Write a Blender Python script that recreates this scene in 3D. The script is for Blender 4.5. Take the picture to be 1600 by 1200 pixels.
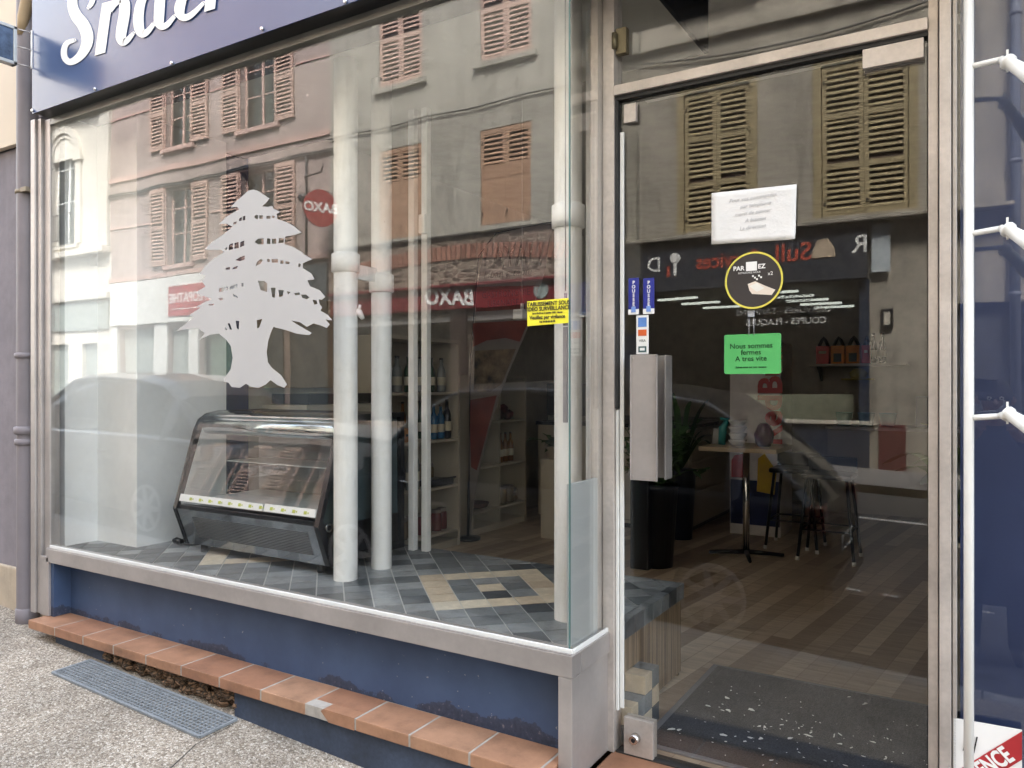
import bpy, bmesh, math, random
from mathutils import Vector, Matrix
random.seed(7)
R = math.radians
for o in list(bpy.data.objects): bpy.data.objects.remove(o)
SC = bpy.context.scene
COL = SC.collection
# ---------------------------------------------------------------- camera, sky, sun, exposure
F = 1202.0; YAW = 31.45; CAMY = -2.45; CAMZ = 1.62
cd = bpy.data.cameras.new('camera'); cam = bpy.data.objects.new('camera', cd); COL.objects.link(cam)
cd.sensor_width = 36; cd.lens = 36 * F / 1600; cd.clip_start = 0.02; cd.clip_end = 500
cd.shift_y = 2 / 1600
cam.location = (0, CAMY, CAMZ); cam.rotation_euler = (R(90), 0, R(YAW)); SC.camera = cam
W = bpy.data.worlds.new('World'); SC.world = W; W.use_nodes = True
nt = W.node_tree; bg = nt.nodes['Background']
sky = nt.nodes.new('ShaderNodeTexSky'); sky.sky_type = 'NISHITA'; sky.sun_disc = False
SUN_EL, SUN_ROT = R(52), R(25)
sky.sun_elevation = SUN_EL; sky.sun_rotation = SUN_ROT; sky.air_density = 1.4; sky.dust_density = 4.0; sky.ozone_density = 0.6
hs = nt.nodes.new('ShaderNodeHueSaturation'); hs.inputs['Saturation'].default_value = .45; nt.links.new(sky.outputs[0], hs.inputs['Color']); nt.links.new(hs.outputs[0], bg.inputs[0]); bg.inputs[1].default_value = 0.15
sl = bpy.data.lights.new('sun', 'SUN'); sl.energy = 1.3; sl.angle = R(14); sl.color = (1, .96, .9)
sun = bpy.data.objects.new('sun', sl); COL.objects.link(sun)
sd = Vector((math.sin(SUN_ROT) * math.cos(SUN_EL), math.cos(SUN_ROT) * math.cos(SUN_EL), math.sin(SUN_EL)))
sun.rotation_euler = sd.to_track_quat('Z', 'Y').to_euler(); sun.location = (3, 20, 30)
vs = SC.view_settings; vs.view_transform = 'Standard'; vs.look = 'None'; vs.gamma = 1; vs.use_curve_mapping = False
vs.exposure = 3.2
SC.render.engine = 'CYCLES'
cy = SC.cycles; cy.use_denoising = True; cy.max_bounces = 10; cy.diffuse_bounces = 5; cy.glossy_bounces = 4
cy.transparent_max_bounces = 24; cy.caustics_reflective = False; cy.caustics_refractive = False; cy.sample_clamp_indirect = 6

# ---------------------------------------------------------------- helpers
CY, SY = math.cos(R(YAW)), math.sin(R(YAW))
def ray(px, py):
    u = (px - 800) / F; v = (602 - py) / F
    return Vector((-SY + u * CY, CY + u * SY, v))
def PY(px, py, y):                       # point seen at that pixel of the photo on the plane y
    d = ray(px, py); return Vector((0, CAMY, CAMZ)) + d * ((y - CAMY) / d.y)
def PZ(px, py, z):
    d = ray(px, py); return Vector((0, CAMY, CAMZ)) + d * ((z - CAMZ) / d.z)
def PX(px, py, x):
    d = ray(px, py); return Vector((0, CAMY, CAMZ)) + d * (x / d.x)

class MB:
    def __init__(s, *mats):
        s.v = []; s.f = []; s.mi = []; s.sm = []; s.mats = list(mats); s.T = None
    def m(s, mat):
        if mat not in s.mats: s.mats.append(mat)
        return s.mats.index(mat)
    def add(s, vs_, fs, mat=None, smooth=False):
        i = 0 if mat is None else s.m(mat)
        n = len(s.v)
        for q in vs_:
            q = Vector(q)
            if s.T is not None: q = s.T @ q
            s.v.append(q)
        for f in fs: s.f.append([n + k for k in f]); s.mi.append(i); s.sm.append(smooth)
        return s
    def box(s, x0, x1, y0, y1, z0, z1, mat=None):
        x0, x1 = min(x0, x1), max(x0, x1); y0, y1 = min(y0, y1), max(y0, y1); z0, z1 = min(z0, z1), max(z0, z1)
        return s.add([(x0,y0,z0),(x1,y0,z0),(x1,y1,z0),(x0,y1,z0),(x0,y0,z1),(x1,y0,z1),(x1,y1,z1),(x0,y1,z1)],
              [(0,3,2,1),(4,5,6,7),(0,1,5,4),(1,2,6,5),(2,3,7,6),(3,0,4,7)], mat)
    def rbox(s, x0, x1, y0, y1, z0, z1, b=.004, mat=None):     # box with bevelled edges
        x0, x1 = min(x0, x1), max(x0, x1); y0, y1 = min(y0, y1), max(y0, y1); z0, z1 = min(z0, z1), max(z0, z1)
        b = min(b, (x1-x0)/3, (y1-y0)/3, (z1-z0)/3)
        bm = bmesh.new(); bmesh.ops.create_cube(bm, size=1)
        for v in bm.verts: v.co = Vector(((x0+x1)/2 + v.co.x*(x1-x0), (y0+y1)/2 + v.co.y*(y1-y0), (z0+z1)/2 + v.co.z*(z1-z0)))
        bmesh.ops.bevel(bm, geom=list(bm.edges), offset=b, segments=2, affect='EDGES', profile=.6)
        bm.verts.index_update(); s.add([v.co.copy() for v in bm.verts], [[v.index for v in f.verts] for f in bm.faces], mat, False); bm.free(); return s
    def tube(s, pts, r, n=12, mat=None, cap=True, smooth=True):
        pts = [Vector(p) for p in pts]; rs = r if isinstance(r, (list, tuple)) else [r] * len(pts)
        vs_, fs = [], []; prev = None
        for i, p in enumerate(pts):
            d = (pts[min(i+1, len(pts)-1)] - pts[max(i-1, 0)]).normalized()
            if prev is None:
                a = Vector((0, 0, 1)) if abs(d.z) < .9 else Vector((1, 0, 0)); e1 = d.cross(a).normalized()
            else:
                e1 = (prev - d * prev.dot(d)).normalized()
            prev = e1; e2 = d.cross(e1)
            for k in range(n):
                t = 2 * math.pi * k / n; vs_.append(p + (e1 * math.cos(t) + e2 * math.sin(t)) * rs[i])
        for i in range(len(pts)-1):
            for k in range(n):
                a = i*n+k; b = i*n+(k+1) % n; fs.append((a, b, b+n, a+n))
        s.add(vs_, fs, mat, smooth)
        if cap:
            q = len(s.v) - len(vs_)
            i = 0 if mat is None else s.m(mat)
            s.f.append([q+k for k in range(n)][::-1]); s.mi.append(i); s.sm.append(False)
            s.f.append([q+len(vs_)-n+k for k in range(n)]); s.mi.append(i); s.sm.append(False)
        return s
    def lathe(s, prof, c=(0,0,0), n=16, mat=None):             # prof: (r, z)
        return s.tube([Vector(c) + Vector((0, 0, z)) for r_, z in prof], [max(r_, .0005) for r_, z in prof], n, mat)
    def prism(s, pts, off, mat=None):                          # 3-D polygon pushed along off
        n = len(pts); a = [Vector(p) for p in pts]; b = [p + Vector(off) for p in a]
        return s.add(a + b, [list(range(n))[::-1], list(range(n, 2*n))] + [(i, (i+1) % n, n+(i+1) % n, n+i) for i in range(n)], mat)
    def loft(s, rings, mat=None, smooth=True, cap=True):
        n = len(rings[0]); fs = []
        for i in range(len(rings)-1):
            for k in range(n): fs.append((i*n+k, i*n+(k+1) % n, (i+1)*n+(k+1) % n, (i+1)*n+k))
        if cap: fs += [list(range(n))[::-1], list(range((len(rings)-1)*n, len(rings)*n))]
        return s.add([p for r_ in rings for p in r_], fs, mat, smooth)

def wloc(o):
    l = Vector(o.location)
    while o.parent: o = o.parent; l += Vector(o.location)
    return l
def obj(name, mb, parent=None, label=None, cat=None, group=None, kind=None, bevel=0, fix=True):
    me = bpy.data.meshes.new(name)
    off = wloc(parent) if parent else Vector((0, 0, 0))
    me.from_pydata([tuple(v - off) for v in mb.v], [], mb.f)
    for mt in mb.mats: me.materials.append(mt)
    me.polygons.foreach_set('material_index', mb.mi); me.polygons.foreach_set('use_smooth', mb.sm)
    me.update()
    if fix:
        bm = bmesh.new(); bm.from_mesh(me); bmesh.ops.recalc_face_normals(bm, faces=bm.faces); bm.to_mesh(me); bm.free()
    o = bpy.data.objects.new(name, me); COL.objects.link(o)
    if parent: o.parent = parent
    if bevel:
        b = o.modifiers.new('bevel', 'BEVEL'); b.width = bevel; b.segments = 2; b.limit_method = 'ANGLE'
    tag(o, label, cat, group, kind); return o
def tag(o, label=None, cat=None, group=None, kind=None):
    if label: o['label'] = label
    if cat: o['category'] = cat
    if group: o['group'] = group
    if kind: o['kind'] = kind
    return o
def thing(name, label, cat, loc=(0, 0, 0), group=None):
    o = bpy.data.objects.new(name, None); o.empty_display_size = .1; o.location = loc; COL.objects.link(o)
    return tag(o, label, cat, group)
def dup(src, loc, rz=None, label=None, group=None, parent=None, scale=None):
    c = src.copy(); COL.objects.link(c)
    if parent is None: c.location = loc
    else: c.parent = parent
    if rz is not None: c.rotation_euler = (0, 0, rz)
    if scale: c.scale = scale
    if label: c['label'] = label
    if group: c['group'] = group
    for ch in [x for x in COL.objects if x.parent == src]: dup(ch, None, parent=c)
    return c
def text_mb(mb, s, T, size, mat, depth=.002, bold=0.0, align='CENTER', sx=1.0, shear=0, spacing=1):
    cu = bpy.data.curves.new('t', 'FONT'); cu.body = s; cu.size = size; cu.offset = bold; cu.extrude = depth / 2
    cu.align_x = align; cu.align_y = 'CENTER'; cu.resolution_u = 3; cu.shear = shear; cu.space_character = spacing
    o = bpy.data.objects.new('t', cu); COL.objects.link(o)
    dg = bpy.context.evaluated_depsgraph_get(); me = bpy.data.meshes.new_from_object(o.evaluated_get(dg))
    mb.add([T @ Vector((v.co.x * sx, v.co.y, v.co.z)) for v in me.vertices], [list(p.vertices) for p in me.polygons], mat)
    bpy.data.objects.remove(o); bpy.data.curves.remove(cu); bpy.data.meshes.remove(me)
def TF(x, y, z, rz=0, roll=0):           # text frame standing up, readable from -y (rz turns it)
    return Matrix.Translation((x, y, z)) @ Matrix.Rotation(rz, 4, 'Z') @ Matrix.Rotation(R(90), 4, 'X') @ Matrix.Rotation(roll, 4, 'Z')
def poly_holes(mb, outer, holes, P, depth, mat):               # filled outline with holes, P maps 2-D to 3-D
    cu = bpy.data.curves.new('c', 'CURVE'); cu.dimensions = '2D'; cu.fill_mode = 'BOTH'; cu.extrude = .5
    for lp in [outer] + holes:
        sp = cu.splines.new('POLY'); sp.points.add(len(lp)-1); sp.use_cyclic_u = True
        for p_, q in zip(sp.points, lp): p_.co = (q[0], q[1], 0, 1)
    o = bpy.data.objects.new('c', cu); COL.objects.link(o)
    dg = bpy.context.evaluated_depsgraph_get(); me = bpy.data.meshes.new_from_object(o.evaluated_get(dg))
    mb.add([P(v.co.x, v.co.y) + Vector((0, v.co.z * depth, 0)) for v in me.vertices], [list(p.vertices) for p in me.polygons], mat)
    bpy.data.objects.remove(o); bpy.data.curves.remove(cu); bpy.data.meshes.remove(me)
def smooth_loop(pts, k=4, closed=True):
    out = []; n = len(pts)
    for i in range(n if closed else n-1):
        p0, p1, p2, p3 = [pts[(i+j) % n] if closed else pts[max(0, min(n-1, i+j))] for j in (-1, 0, 1, 2)]
        for q in range(k):
            t = q / k
            out.append(tuple(.5 * (2*b + (c-a)*t + (2*a-5*b+4*c-d)*t*t + (3*b-a-3*c+d)*t**3) for a, b, c, d in zip(p0, p1, p2, p3)))
    if not closed: out.append(tuple(pts[-1]))
    return out

# ---------------------------------------------------------------- materials
class NT:
    def __init__(s, name):
        s.mat = bpy.data.materials.new(name); s.mat.use_nodes = True; s.t = s.mat.node_tree
        s.b = s.t.nodes['Principled BSDF']; s.tc = s.t.nodes.new('ShaderNodeTexCoord')
    def n(s, ty, **kw):
        x = s.t.nodes.new(ty)
        for k, v in kw.items():
            if k.startswith('i_'): x.inputs[k[2:].replace('_', ' ')].default_value = v
            else: setattr(x, k, v)
        return x
    def l(s, a, b): s.t.links.new(a, b)
    def co(s, out='Object', scale=(1,1,1), rot=(0,0,0)):
        m = s.n('ShaderNodeMapping'); m.inputs['Scale'].default_value = scale; m.inputs['Rotation'].default_value = rot
        s.l(s.tc.outputs[out], m.inputs[0]); return m.outputs[0]
    def noise(s, scale, detail=4, vec=None, rough=.6, dist=0):
        x = s.n('ShaderNodeTexNoise'); x.inputs['Scale'].default_value = scale; x.inputs['Detail'].default_value = detail
        x.inputs['Roughness'].default_value = rough; x.inputs['Distortion'].default_value = dist
        s.l(vec or s.tc.outputs['Object'], x.inputs['Vector']); return x
    def ramp(s, fac, stops, interp='LINEAR'):
        r = s.n('ShaderNodeValToRGB'); r.color_ramp.interpolation = interp
        e = r.color_ramp.elements
        while len(e) > 1: e.remove(e[-1])
        e[0].position = stops[0][0]; e[0].color = c4(stops[0][1])
        for p, c in stops[1:]:
            q = e.new(p); q.color = c4(c)
        s.l(fac, r.inputs[0]); return r.outputs[0]
    def mix(s, fac, a, b, mode='MIX'):
        m = s.n('ShaderNodeMix', data_type='RGBA', blend_type=mode)
        for sock, val in ((m.inputs[0], fac), (m.inputs[6], a), (m.inputs[7], b)):
            if hasattr(val, 'links') or isinstance(val, bpy.types.NodeSocket): s.l(val, sock)
            elif isinstance(val, (int, float)): sock.default_value = val
            else: sock.default_value = c4(val)
        return m.outputs[2]
    def bump(s, h, strength=.3, dist=.01):
        b = s.n('ShaderNodeBump'); b.inputs['Strength'].default_value = strength; b.inputs['Distance'].default_value = dist
        s.l(h, b.inputs['Height']); s.l(b.outputs[0], s.b.inputs['Normal'])
    def set(s, col=None, rough=None, metal=None):
        for k, v in (('Base Color', col), ('Roughness', rough), ('Metallic', metal)):
            if v is None: continue
            if isinstance(v, bpy.types.NodeSocket): s.l(v, s.b.inputs[k])
            else: s.b.inputs[k].default_value = c4(v) if k == 'Base Color' else v
        return s.mat
def c4(c):
    if isinstance(c, (int, float)): c = (c, c, c)
    return (c[0], c[1], c[2], 1)
def sr(r, g, b):                          # sRGB 0-255 to linear
    return tuple((x/255/12.92 if x/255 <= .04045 else ((x/255+.055)/1.055)**2.4) for x in (r, g, b))
def M(name, col, rough=.5, metal=0, var=.12, scale=6, bump=0, bscale=60, bdist=.003, spec=None, coat=0, fine=0):
    t = NT(name); nz = t.noise(scale, 6)
    lo = [max(0, c*(1-var*1.6)) for c in col]; hi = [min(1, c*(1+var)) for c in col]
    c = t.ramp(nz.outputs[0], [(.3, lo), (.55, col), (.75, hi)])
    if fine:
        n2 = t.noise(scale*14, 3); c = t.mix(1.0, c, t.ramp(n2.outputs[0], [(.3, 1-fine), (.7, 1.0)]), 'MULTIPLY')
    r_ = t.n('ShaderNodeMapRange'); r_.inputs['To Min'].default_value = max(.02, rough-.08); r_.inputs['To Max'].default_value = min(1, rough+.1)
    t.l(nz.outputs[0], r_.inputs[0])
    t.set(c, r_.outputs[0], metal)
    if bump: t.bump(t.noise(bscale, 5).outputs[0], bump, bdist)
    if spec is not None: t.b.inputs['Specular IOR Level'].default_value = spec
    if coat: t.b.inputs['Coat Weight'].default_value = coat; t.b.inputs['Coat Roughness'].default_value = .06
    return t.mat
def glass(name, f0=.08, tint=(.93, .96, .95), rough=0.0, amp=1.0, wav=0, dust=True):
    t = NT(name); t.t.nodes.remove(t.b)
    out = t.t.nodes['Material Output']
    g = t.n('ShaderNodeNewGeometry'); dp = t.n('ShaderNodeVectorMath', operation='DOT_PRODUCT')
    t.l(g.outputs['Incoming'], dp.inputs[0]); t.l(g.outputs['Normal'], dp.inputs[1])
    def mth(op, a, b=None):
        m = t.n('ShaderNodeMath', operation=op)
        for i, x in enumerate((a, b)):
            if x is None: continue
            if isinstance(x, (int, float)): m.inputs[i].default_value = x
            else: t.l(x, m.inputs[i])
        return m.outputs[0]
    p = mth('POWER', mth('SUBTRACT', 1.0, mth('ABSOLUTE', dp.outputs['Value'])), 5.0)
    fac = mth('ADD', mth('MULTIPLY', p, (1-f0)*amp), f0)
    tr = t.n('ShaderNodeBsdfTransparent'); tr.inputs[0].default_value = c4(tint)
    gl = t.n('ShaderNodeBsdfGlossy'); gl.inputs['Roughness'].default_value = rough; gl.inputs[0].default_value = (1, 1, 1, 1)
    if wav:
        bp = t.n('ShaderNodeBump'); bp.inputs['Strength'].default_value = wav; bp.inputs['Distance'].default_value = .002
        t.l(t.noise(1.3, 1).outputs[0], bp.inputs['Height']); t.l(bp.outputs[0], gl.inputs['Normal'])
    mx = t.n('ShaderNodeMixShader'); t.l(fac, mx.inputs[0]); t.l(tr.outputs[0], mx.inputs[1]); t.l(gl.outputs[0], mx.inputs[2])
    if wav and dust:                        # thin uneven film of dust on the pane
        df = t.n('ShaderNodeBsdfDiffuse'); df.inputs[0].default_value = (.8, .8, .78, 1)
        dn = t.ramp(t.noise(1.7, 8, rough=.7).outputs[0], [(.38, .0), (.78, .012)])
        m2 = t.n('ShaderNodeMixShader'); t.l(dn, m2.inputs[0]); t.l(mx.outputs[0], m2.inputs[1]); t.l(df.outputs[0], m2.inputs[2]); mx = m2
    t.l(mx.outputs[0], out.inputs[0]); return t.mat
def emit(name, col, st):
    t = NT(name); t.b.inputs['Emission Color'].default_value = c4(col); t.b.inputs['Emission Strength'].default_value = st
    t.b.inputs['Base Color'].default_value = c4(col); return t.mat

ALU = M('brushed_aluminium', (.45, .415, .395), .38, .5, .12, 3, .05, 200, .0008, fine=.06)
ALU2 = M('worn_pale_aluminium', (.60, .545, .50), .44, .4, .16, 4, .08, 120, .001, fine=.12)
ALUD = M('dark_gasket', (.03, .03, .03), .6)
GLASS = glass('window_glass', .058, (.985, .99, .985), wav=.5)
GLASS_DOOR = glass('door_glass', .050, (.985, .99, .985), wav=.4, dust=False)
GLASS_OPP = glass('opposite_glass', .025, (.85, .88, .85), amp=.5)
GLASS_CASE = glass('case_glass', .03, (.95, .97, .97))
GLASS_EDGE = M('green_glass_edge', (.10, .20, .19), .15)
WHITE = M('white_plaster', (.88, .88, .865), .7, 0, .06, 2, .08, 40, .002, fine=.04)
SOFFIT = M('cream_soffit', (.86, .84, .77), .7, 0, .05, 2)
WHITEP = M('white_painted_pipe', (.84, .83, .79), .45, 0, .07, 9, .12, 50, .002, fine=.08)
def pipe_paint():
    t = NT('old_white_pipe_paint'); a = t.noise(7, 8, rough=.75); b = t.noise(26, 6, rough=.8); st = t.noise(2.5, 6, vec=t.co(scale=(6, 6, .8)))
    c = t.ramp(a.outputs[0], [(.3, (.77, .76, .72)), (.5, (.86, .85, .82)), (.8, (.90, .89, .87))])
    c = t.mix(t.ramp(b.outputs[0], [(.66, 0.0), (.70, .8)]), c, (.50, .47, .41)); c = t.mix(1.0, c, t.ramp(st.outputs[0], [(.3, .88), (.5, 1.0)]), 'MULTIPLY')
    t.set(c, .5); t.bump(a.outputs[0], .5, .006); return t.mat
WHITEP = pipe_paint()
PVC = M('white_plastic', (.80, .80, .77), .35, 0, .04, 8)
CREAM = M('cream_laminate', (.50, .46, .38), .5, 0, .06, 3)
NAVY = M('navy_board', (.022, .036, .10), .45, 0, .12, 3)
BLACK = M('black_plastic', (.012, .013, .016), .3, 0, .1, 10)
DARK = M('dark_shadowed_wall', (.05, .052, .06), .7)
CHROME = M('chrome', (.75, .75, .75), .12, 1, .04, 10)
RUBBER = M('tyre_rubber', (.02, .02, .02), .8)
INK = M('black_ink', (.015, .015, .015), .6)
REDP = M('red_paint', (.42, .025, .03), .4)
LETW = M('white_lettering', (.85, .85, .83), .4, 0, .03)
YEL = M('yellow_vinyl', (.86, .78, .05), .35, 0, .03)
GRN = M('green_card', (.13, .60, .18), .35, 0, .03)
BLUEST = M('blue_vinyl', (.025, .035, .28), .3)
PAPER = M('creased_paper', (.80, .80, .79), .7, 0, .04, 8, .5, 14, .01)
DECAL = M('frosted_grey_vinyl', (.46, .455, .455), .55, 0, .03, 3)
GREYB = M('grey_board', (.42, .43, .425), .5, 0, .05, 2)

def blue_panel():
    t = NT('weathered_blue_paint'); a = t.noise(2.2, 5); b = t.noise(3.1, 10, rough=.70); c = t.noise(55, 4)
    col = t.ramp(a.outputs[0], [(.3, (.034, .060, .125)), (.6, (.052, .088, .175)), (.8, (.07, .11, .20))])
    sep = t.n('ShaderNodeSeparateXYZ'); t.l(t.tc.outputs['Object'], sep.inputs[0])
    mr = t.n('ShaderNodeMapRange'); mr.inputs['From Min'].default_value = .285; mr.inputs['From Max'].default_value = .36
    mr.inputs['To Min'].default_value = .235; mr.inputs['To Max'].default_value = -.12; t.l(sep.outputs[2], mr.inputs[0])
    ad = t.n('ShaderNodeMath', operation='ADD'); a2 = t.n('ShaderNodeMath', operation='MULTIPLY_ADD'); t.l(t.noise(1.7, 3).outputs[0], a2.inputs[0]); a2.inputs[1].default_value = .9; t.l(mr.outputs[0], a2.inputs[2]); a3 = t.n('ShaderNodeMath', operation='SUBTRACT'); t.l(a2.outputs[0], a3.inputs[0]); a3.inputs[1].default_value = .50; t.l(b.outputs[0], ad.inputs[0]); t.l(a3.outputs[0], ad.inputs[1])
    peel = t.ramp(ad.outputs[0], [(.645, 0.0), (.665, .75), (.75, .9)])
    col = t.mix(peel, col, t.ramp(c.outputs[0], [(.35, (.02, .026, .045)), (.62, (.04, .048, .08)), (.74, (.20, .18, .18))]))
    sp = t.ramp(t.noise(38, 2).outputs[0], [(.735, 0.0), (.75, 1.0)])
    col = t.mix(sp, col, (.25, .26, .28))
    t.set(col, .55); t.bump(ad.outputs[0], .5, .006); return t.mat
BLUEP = blue_panel()
def pebbles():
    t = NT('exposed_aggregate'); v = t.n('ShaderNodeTexVoronoi'); v.inputs['Scale'].default_value = 120; t.l(t.tc.outputs['Object'], v.inputs['Vector'])
    v2 = t.n('ShaderNodeTexVoronoi', feature='DISTANCE_TO_EDGE'); v2.inputs['Scale'].default_value = 120; t.l(t.tc.outputs['Object'], v2.inputs['Vector'])
    sp = t.n('ShaderNodeSeparateColor'); t.l(v.outputs['Color'], sp.inputs[0])
    col = t.ramp(sp.outputs[0], [(0, (.16, .125, .09)), (.2, (.32, .265, .20)), (.5, (.43, .365, .29)), (.78, (.53, .47, .385)), (1, (.72, .66, .57))])
    col = t.mix(t.ramp(v2.outputs['Distance'], [(.02, 1.0), (.09, 0.0)]), col, (.13, .11, .09))
    big = t.noise(1.6, 5); col = t.mix(1.0, col, t.ramp(big.outputs[0], [(.3, .66), (.6, 1.0)]), 'MULTIPLY')
    st = t.noise(6, 6, rough=.7); col = t.mix(1.0, col, t.ramp(st.outputs[0], [(.35, .8), (.55, 1.0)]), 'MULTIPLY')
    t.set(col, .8); t.bump(v.outputs['Distance'], -.6, .006); return t.mat
PEB = pebbles()
ASPH = M('asphalt', (.075, .072, .07), .85, 0, .2, 5, .5, 300, .004, fine=.3)
KERB = M('granite_kerb', (.32, .31, .29), .75, 0, .2, 8, .3, 120, .003, fine=.2)
LINE = M('worn_road_paint', (.55, .54, .50), .6, 0, .25, 12)
def island_mat(name, stops, rough=.5, bump=.3, bscale=30, var=14, dirt=.7):
    t = NT(name); g = t.n('ShaderNodeNewGeometry')
    col = t.ramp(g.outputs['Random Per Island'], stops)
    nz = t.noise(var, 7, rough=.7); col = t.mix(1.0, col, t.ramp(nz.outputs[0], [(.3, dirt), (.5, 1.0), (.72, 1.25)]), 'MULTIPLY')
    t.set(col, rough); t.bump(t.noise(bscale, 5).outputs[0], bump, .003); return t.mat
SLATE = island_mat('slate_tiles', [(0, (.055, .063, .072)), (.3, (.105, .117, .126)), (.6, (.185, .20, .208)), (1, (.31, .325, .33))], .38, .5, 22, 9, .55)
CREAMT = island_mat('cream_tiles', [(0, (.50, .40, .29)), (.5, (.60, .51, .38)), (1, (.68, .61, .49))], .45, .3, 30, 16, .85)
SHIN = M('shutter_gap_shade', (.07,.045,.035), .8)  # dark sheet behind the louvres, shade between slats put into its colour
GROUT = M('pale_grout', (.62, .61, .58), .8)
TERRA = island_mat('terracotta_ledge_tile', [(0, (.27, .13, .075)), (.5, (.32, .165, .095)), (1, (.36, .205, .125))], .5, .12, 60, 7, .66)
MORT = M('grey_mortar', (.38, .35, .31), .85, 0, .15, 20, .4, 80)
def rubble(name, base, scale=5, mortar=(.10, .085, .07)):
    t = NT(name); w = t.noise(3, 3); vec = t.n('ShaderNodeVectorMath', operation='MULTIPLY_ADD')
    vec.inputs[1].default_value = (.18, .18, .18); t.l(w.outputs['Color'], vec.inputs[0]); t.l(t.co(scale=(1, 1, 2.2)), vec.inputs[2])
    v = t.n('ShaderNodeTexVoronoi'); v.inputs['Scale'].default_value = scale; t.l(vec.outputs[0], v.inputs['Vector'])
    e = t.n('ShaderNodeTexVoronoi', feature='DISTANCE_TO_EDGE'); e.inputs['Scale'].default_value = scale; t.l(vec.outputs[0], e.inputs['Vector'])
    sp = t.n('ShaderNodeSeparateColor'); t.l(v.outputs['Color'], sp.inputs[0])
    col = t.ramp(sp.outputs[0], [(0, [c*.5 for c in base]), (.5, base), (1, [min(1, c*1.7) for c in base])])
    col = t.mix(t.ramp(e.outputs['Distance'], [(.03, 1.0), (.1, 0.0)]), col, mortar)
    col = t.mix(1.0, col, t.ramp(t.noise(20, 5).outputs[0], [(.3, .65), (.7, 1.1)]), 'MULTIPLY')
    t.set(col, .85); t.bump(e.outputs['Distance'], .8, .05); return t.mat
RUB = rubble('rubble_stone', (.17, .125, .10), 3.6, (.34, .28, .22))
RUBG = rubble('broken_brown_rubble', (.22, .13, .075), 22, (.05, .035, .02))
def plaster(name, col, stain=.35, streak=True):
    t = NT(name); a = t.noise(1.1, 6, rough=.65); b = t.noise(9, 6, rough=.7)
    s_ = t.noise(2.4, 5, vec=t.co(scale=(2.2, 2.2, .25)))
    c = t.ramp(a.outputs[0], [(.3, [k*(1-stain) for k in col]), (.55, col), (.8, [min(1, k*1.12) for k in col])])
    c = t.mix(1.0, c, t.ramp(b.outputs[0], [(.3, .86), (.6, 1.0)]), 'MULTIPLY')
    if streak: c = t.mix(1.0, c, t.ramp(s_.outputs[0], [(.32, 1-stain*.9), (.52, 1.0)]), 'MULTIPLY')
    t.set(c, .85); t.bump(b.outputs[0], .3, .01); return t.mat
PINK = plaster('pink_render', (.43, .345, .315), .26)
CREAMW = plaster('grey_cream_render', (.43, .41, .355), .30)
OCHW = plaster('stained_ochre_render', (.37, .335, .275), .36)
STONE = plaster('white_stone', (.68, .65, .58), .12)
MAUVE = plaster('mauve_roughcast', (.245, .225, .25), .12)
PEACH = M('peach_panel', (.66, .56, .43), .6, 0, .05, 1)
SHUTP = M('faded_pink_shutter_paint', (.56, .38, .31), .6, 0, .12, 5, fine=.15)
SHUTB = M('orange_brown_shutter_paint', (.46, .29, .19), .6, 0, .14, 6, fine=.15)
SHUTY = M('weathered_olive_shutter_paint', (.36, .29, .16), .65, 0, .22, 7, fine=.25)
PINKT = M('pink_painted_trim', (.55, .37, .32), .65, 0, .1)
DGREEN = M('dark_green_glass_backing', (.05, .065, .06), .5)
def planks():
    t = NT('grey_brown_plank_floor'); vec = t.co(rot=(0, 0, R(-83)))
    b = t.n('ShaderNodeTexBrick', offset=.37, squash=1); b.inputs['Scale'].default_value = 1
    for k, v in (('Brick Width', 1.9), ('Row Height', .105), ('Mortar Size', .0018), ('Bias', 0.0)): b.inputs[k].default_value = v
    b.inputs['Color1'].default_value = (0, 0, 0, 1); b.inputs['Color2'].default_value = (1, 1, 1, 1); b.inputs['Mortar'].default_value = (.0, .0, .0, 1)
    t.l(vec, b.inputs['Vector'])
    g = t.noise(3.0, 6, vec=t.co(rot=(0, 0, R(-83)), scale=(1.4, 14, 1)), rough=.7, dist=.6)
    col = t.ramp(b.outputs[0], [(0, (.28, .205, .145)), (.35, (.38, .295, .215)), (.7, (.50, .40, .30)), (1, (.62, .52, .40))])
    col = t.mix(1.0, col, t.ramp(g.outputs[0], [(.28, .62), (.5, .95), (.72, 1.2)]), 'MULTIPLY')
    t.set(col, .38); t.bump(g.outputs[0], .1, .002); return t.mat
PLANK = planks()
WOODP = NT('striped_oak_laminate')
_n = WOODP.noise(2.0, 5, vec=WOODP.co(scale=(12, 26, .5)), rough=.7)
WOODP = WOODP.set(WOODP.ramp(_n.outputs[0], [(.3, (.05, .032, .02)), (.45, (.20, .135, .08)), (.58, (.38, .28, .18)), (.72, (.10, .065, .04))]), .5)
def mat_mat():
    t = NT('charcoal_doormat'); a = t.noise(160, 3); b = t.noise(3, 5)
    c = t.ramp(a.outputs[0], [(.3, (.014, .014, .016)), (.7, (.062, .062, .066))]); c = t.mix(1.0, c, t.ramp(b.outputs[0], [(.3, .6), (.7, 1.25)]), 'MULTIPLY')
    t.set(c, .95); t.bump(a.outputs[0], .8, .006); return t.mat
MATM = mat_mat()
STEEL = M('galvanised_steel', (.22, .24, .255), .7, 0, .15, 20)
LEAF = M('plant_leaf', (.045, .11, .03), .5, 0, .3, 12)
LEAF2 = M('pale_blade_leaf', (.16, .22, .07), .5, 0, .2, 12)
SIGNB = M('periwinkle_sign_board', (.058, .094, .215), .2, 0, .04, .8, spec=.9)
MAUVEP = M('mauve_painted_pipe', (.205, .185, .20), .5, 0, .08, 5)
CARD = M('dark_car_paint', (.008, .009, .012), .42, 0, .1, 2, spec=.12)
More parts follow.
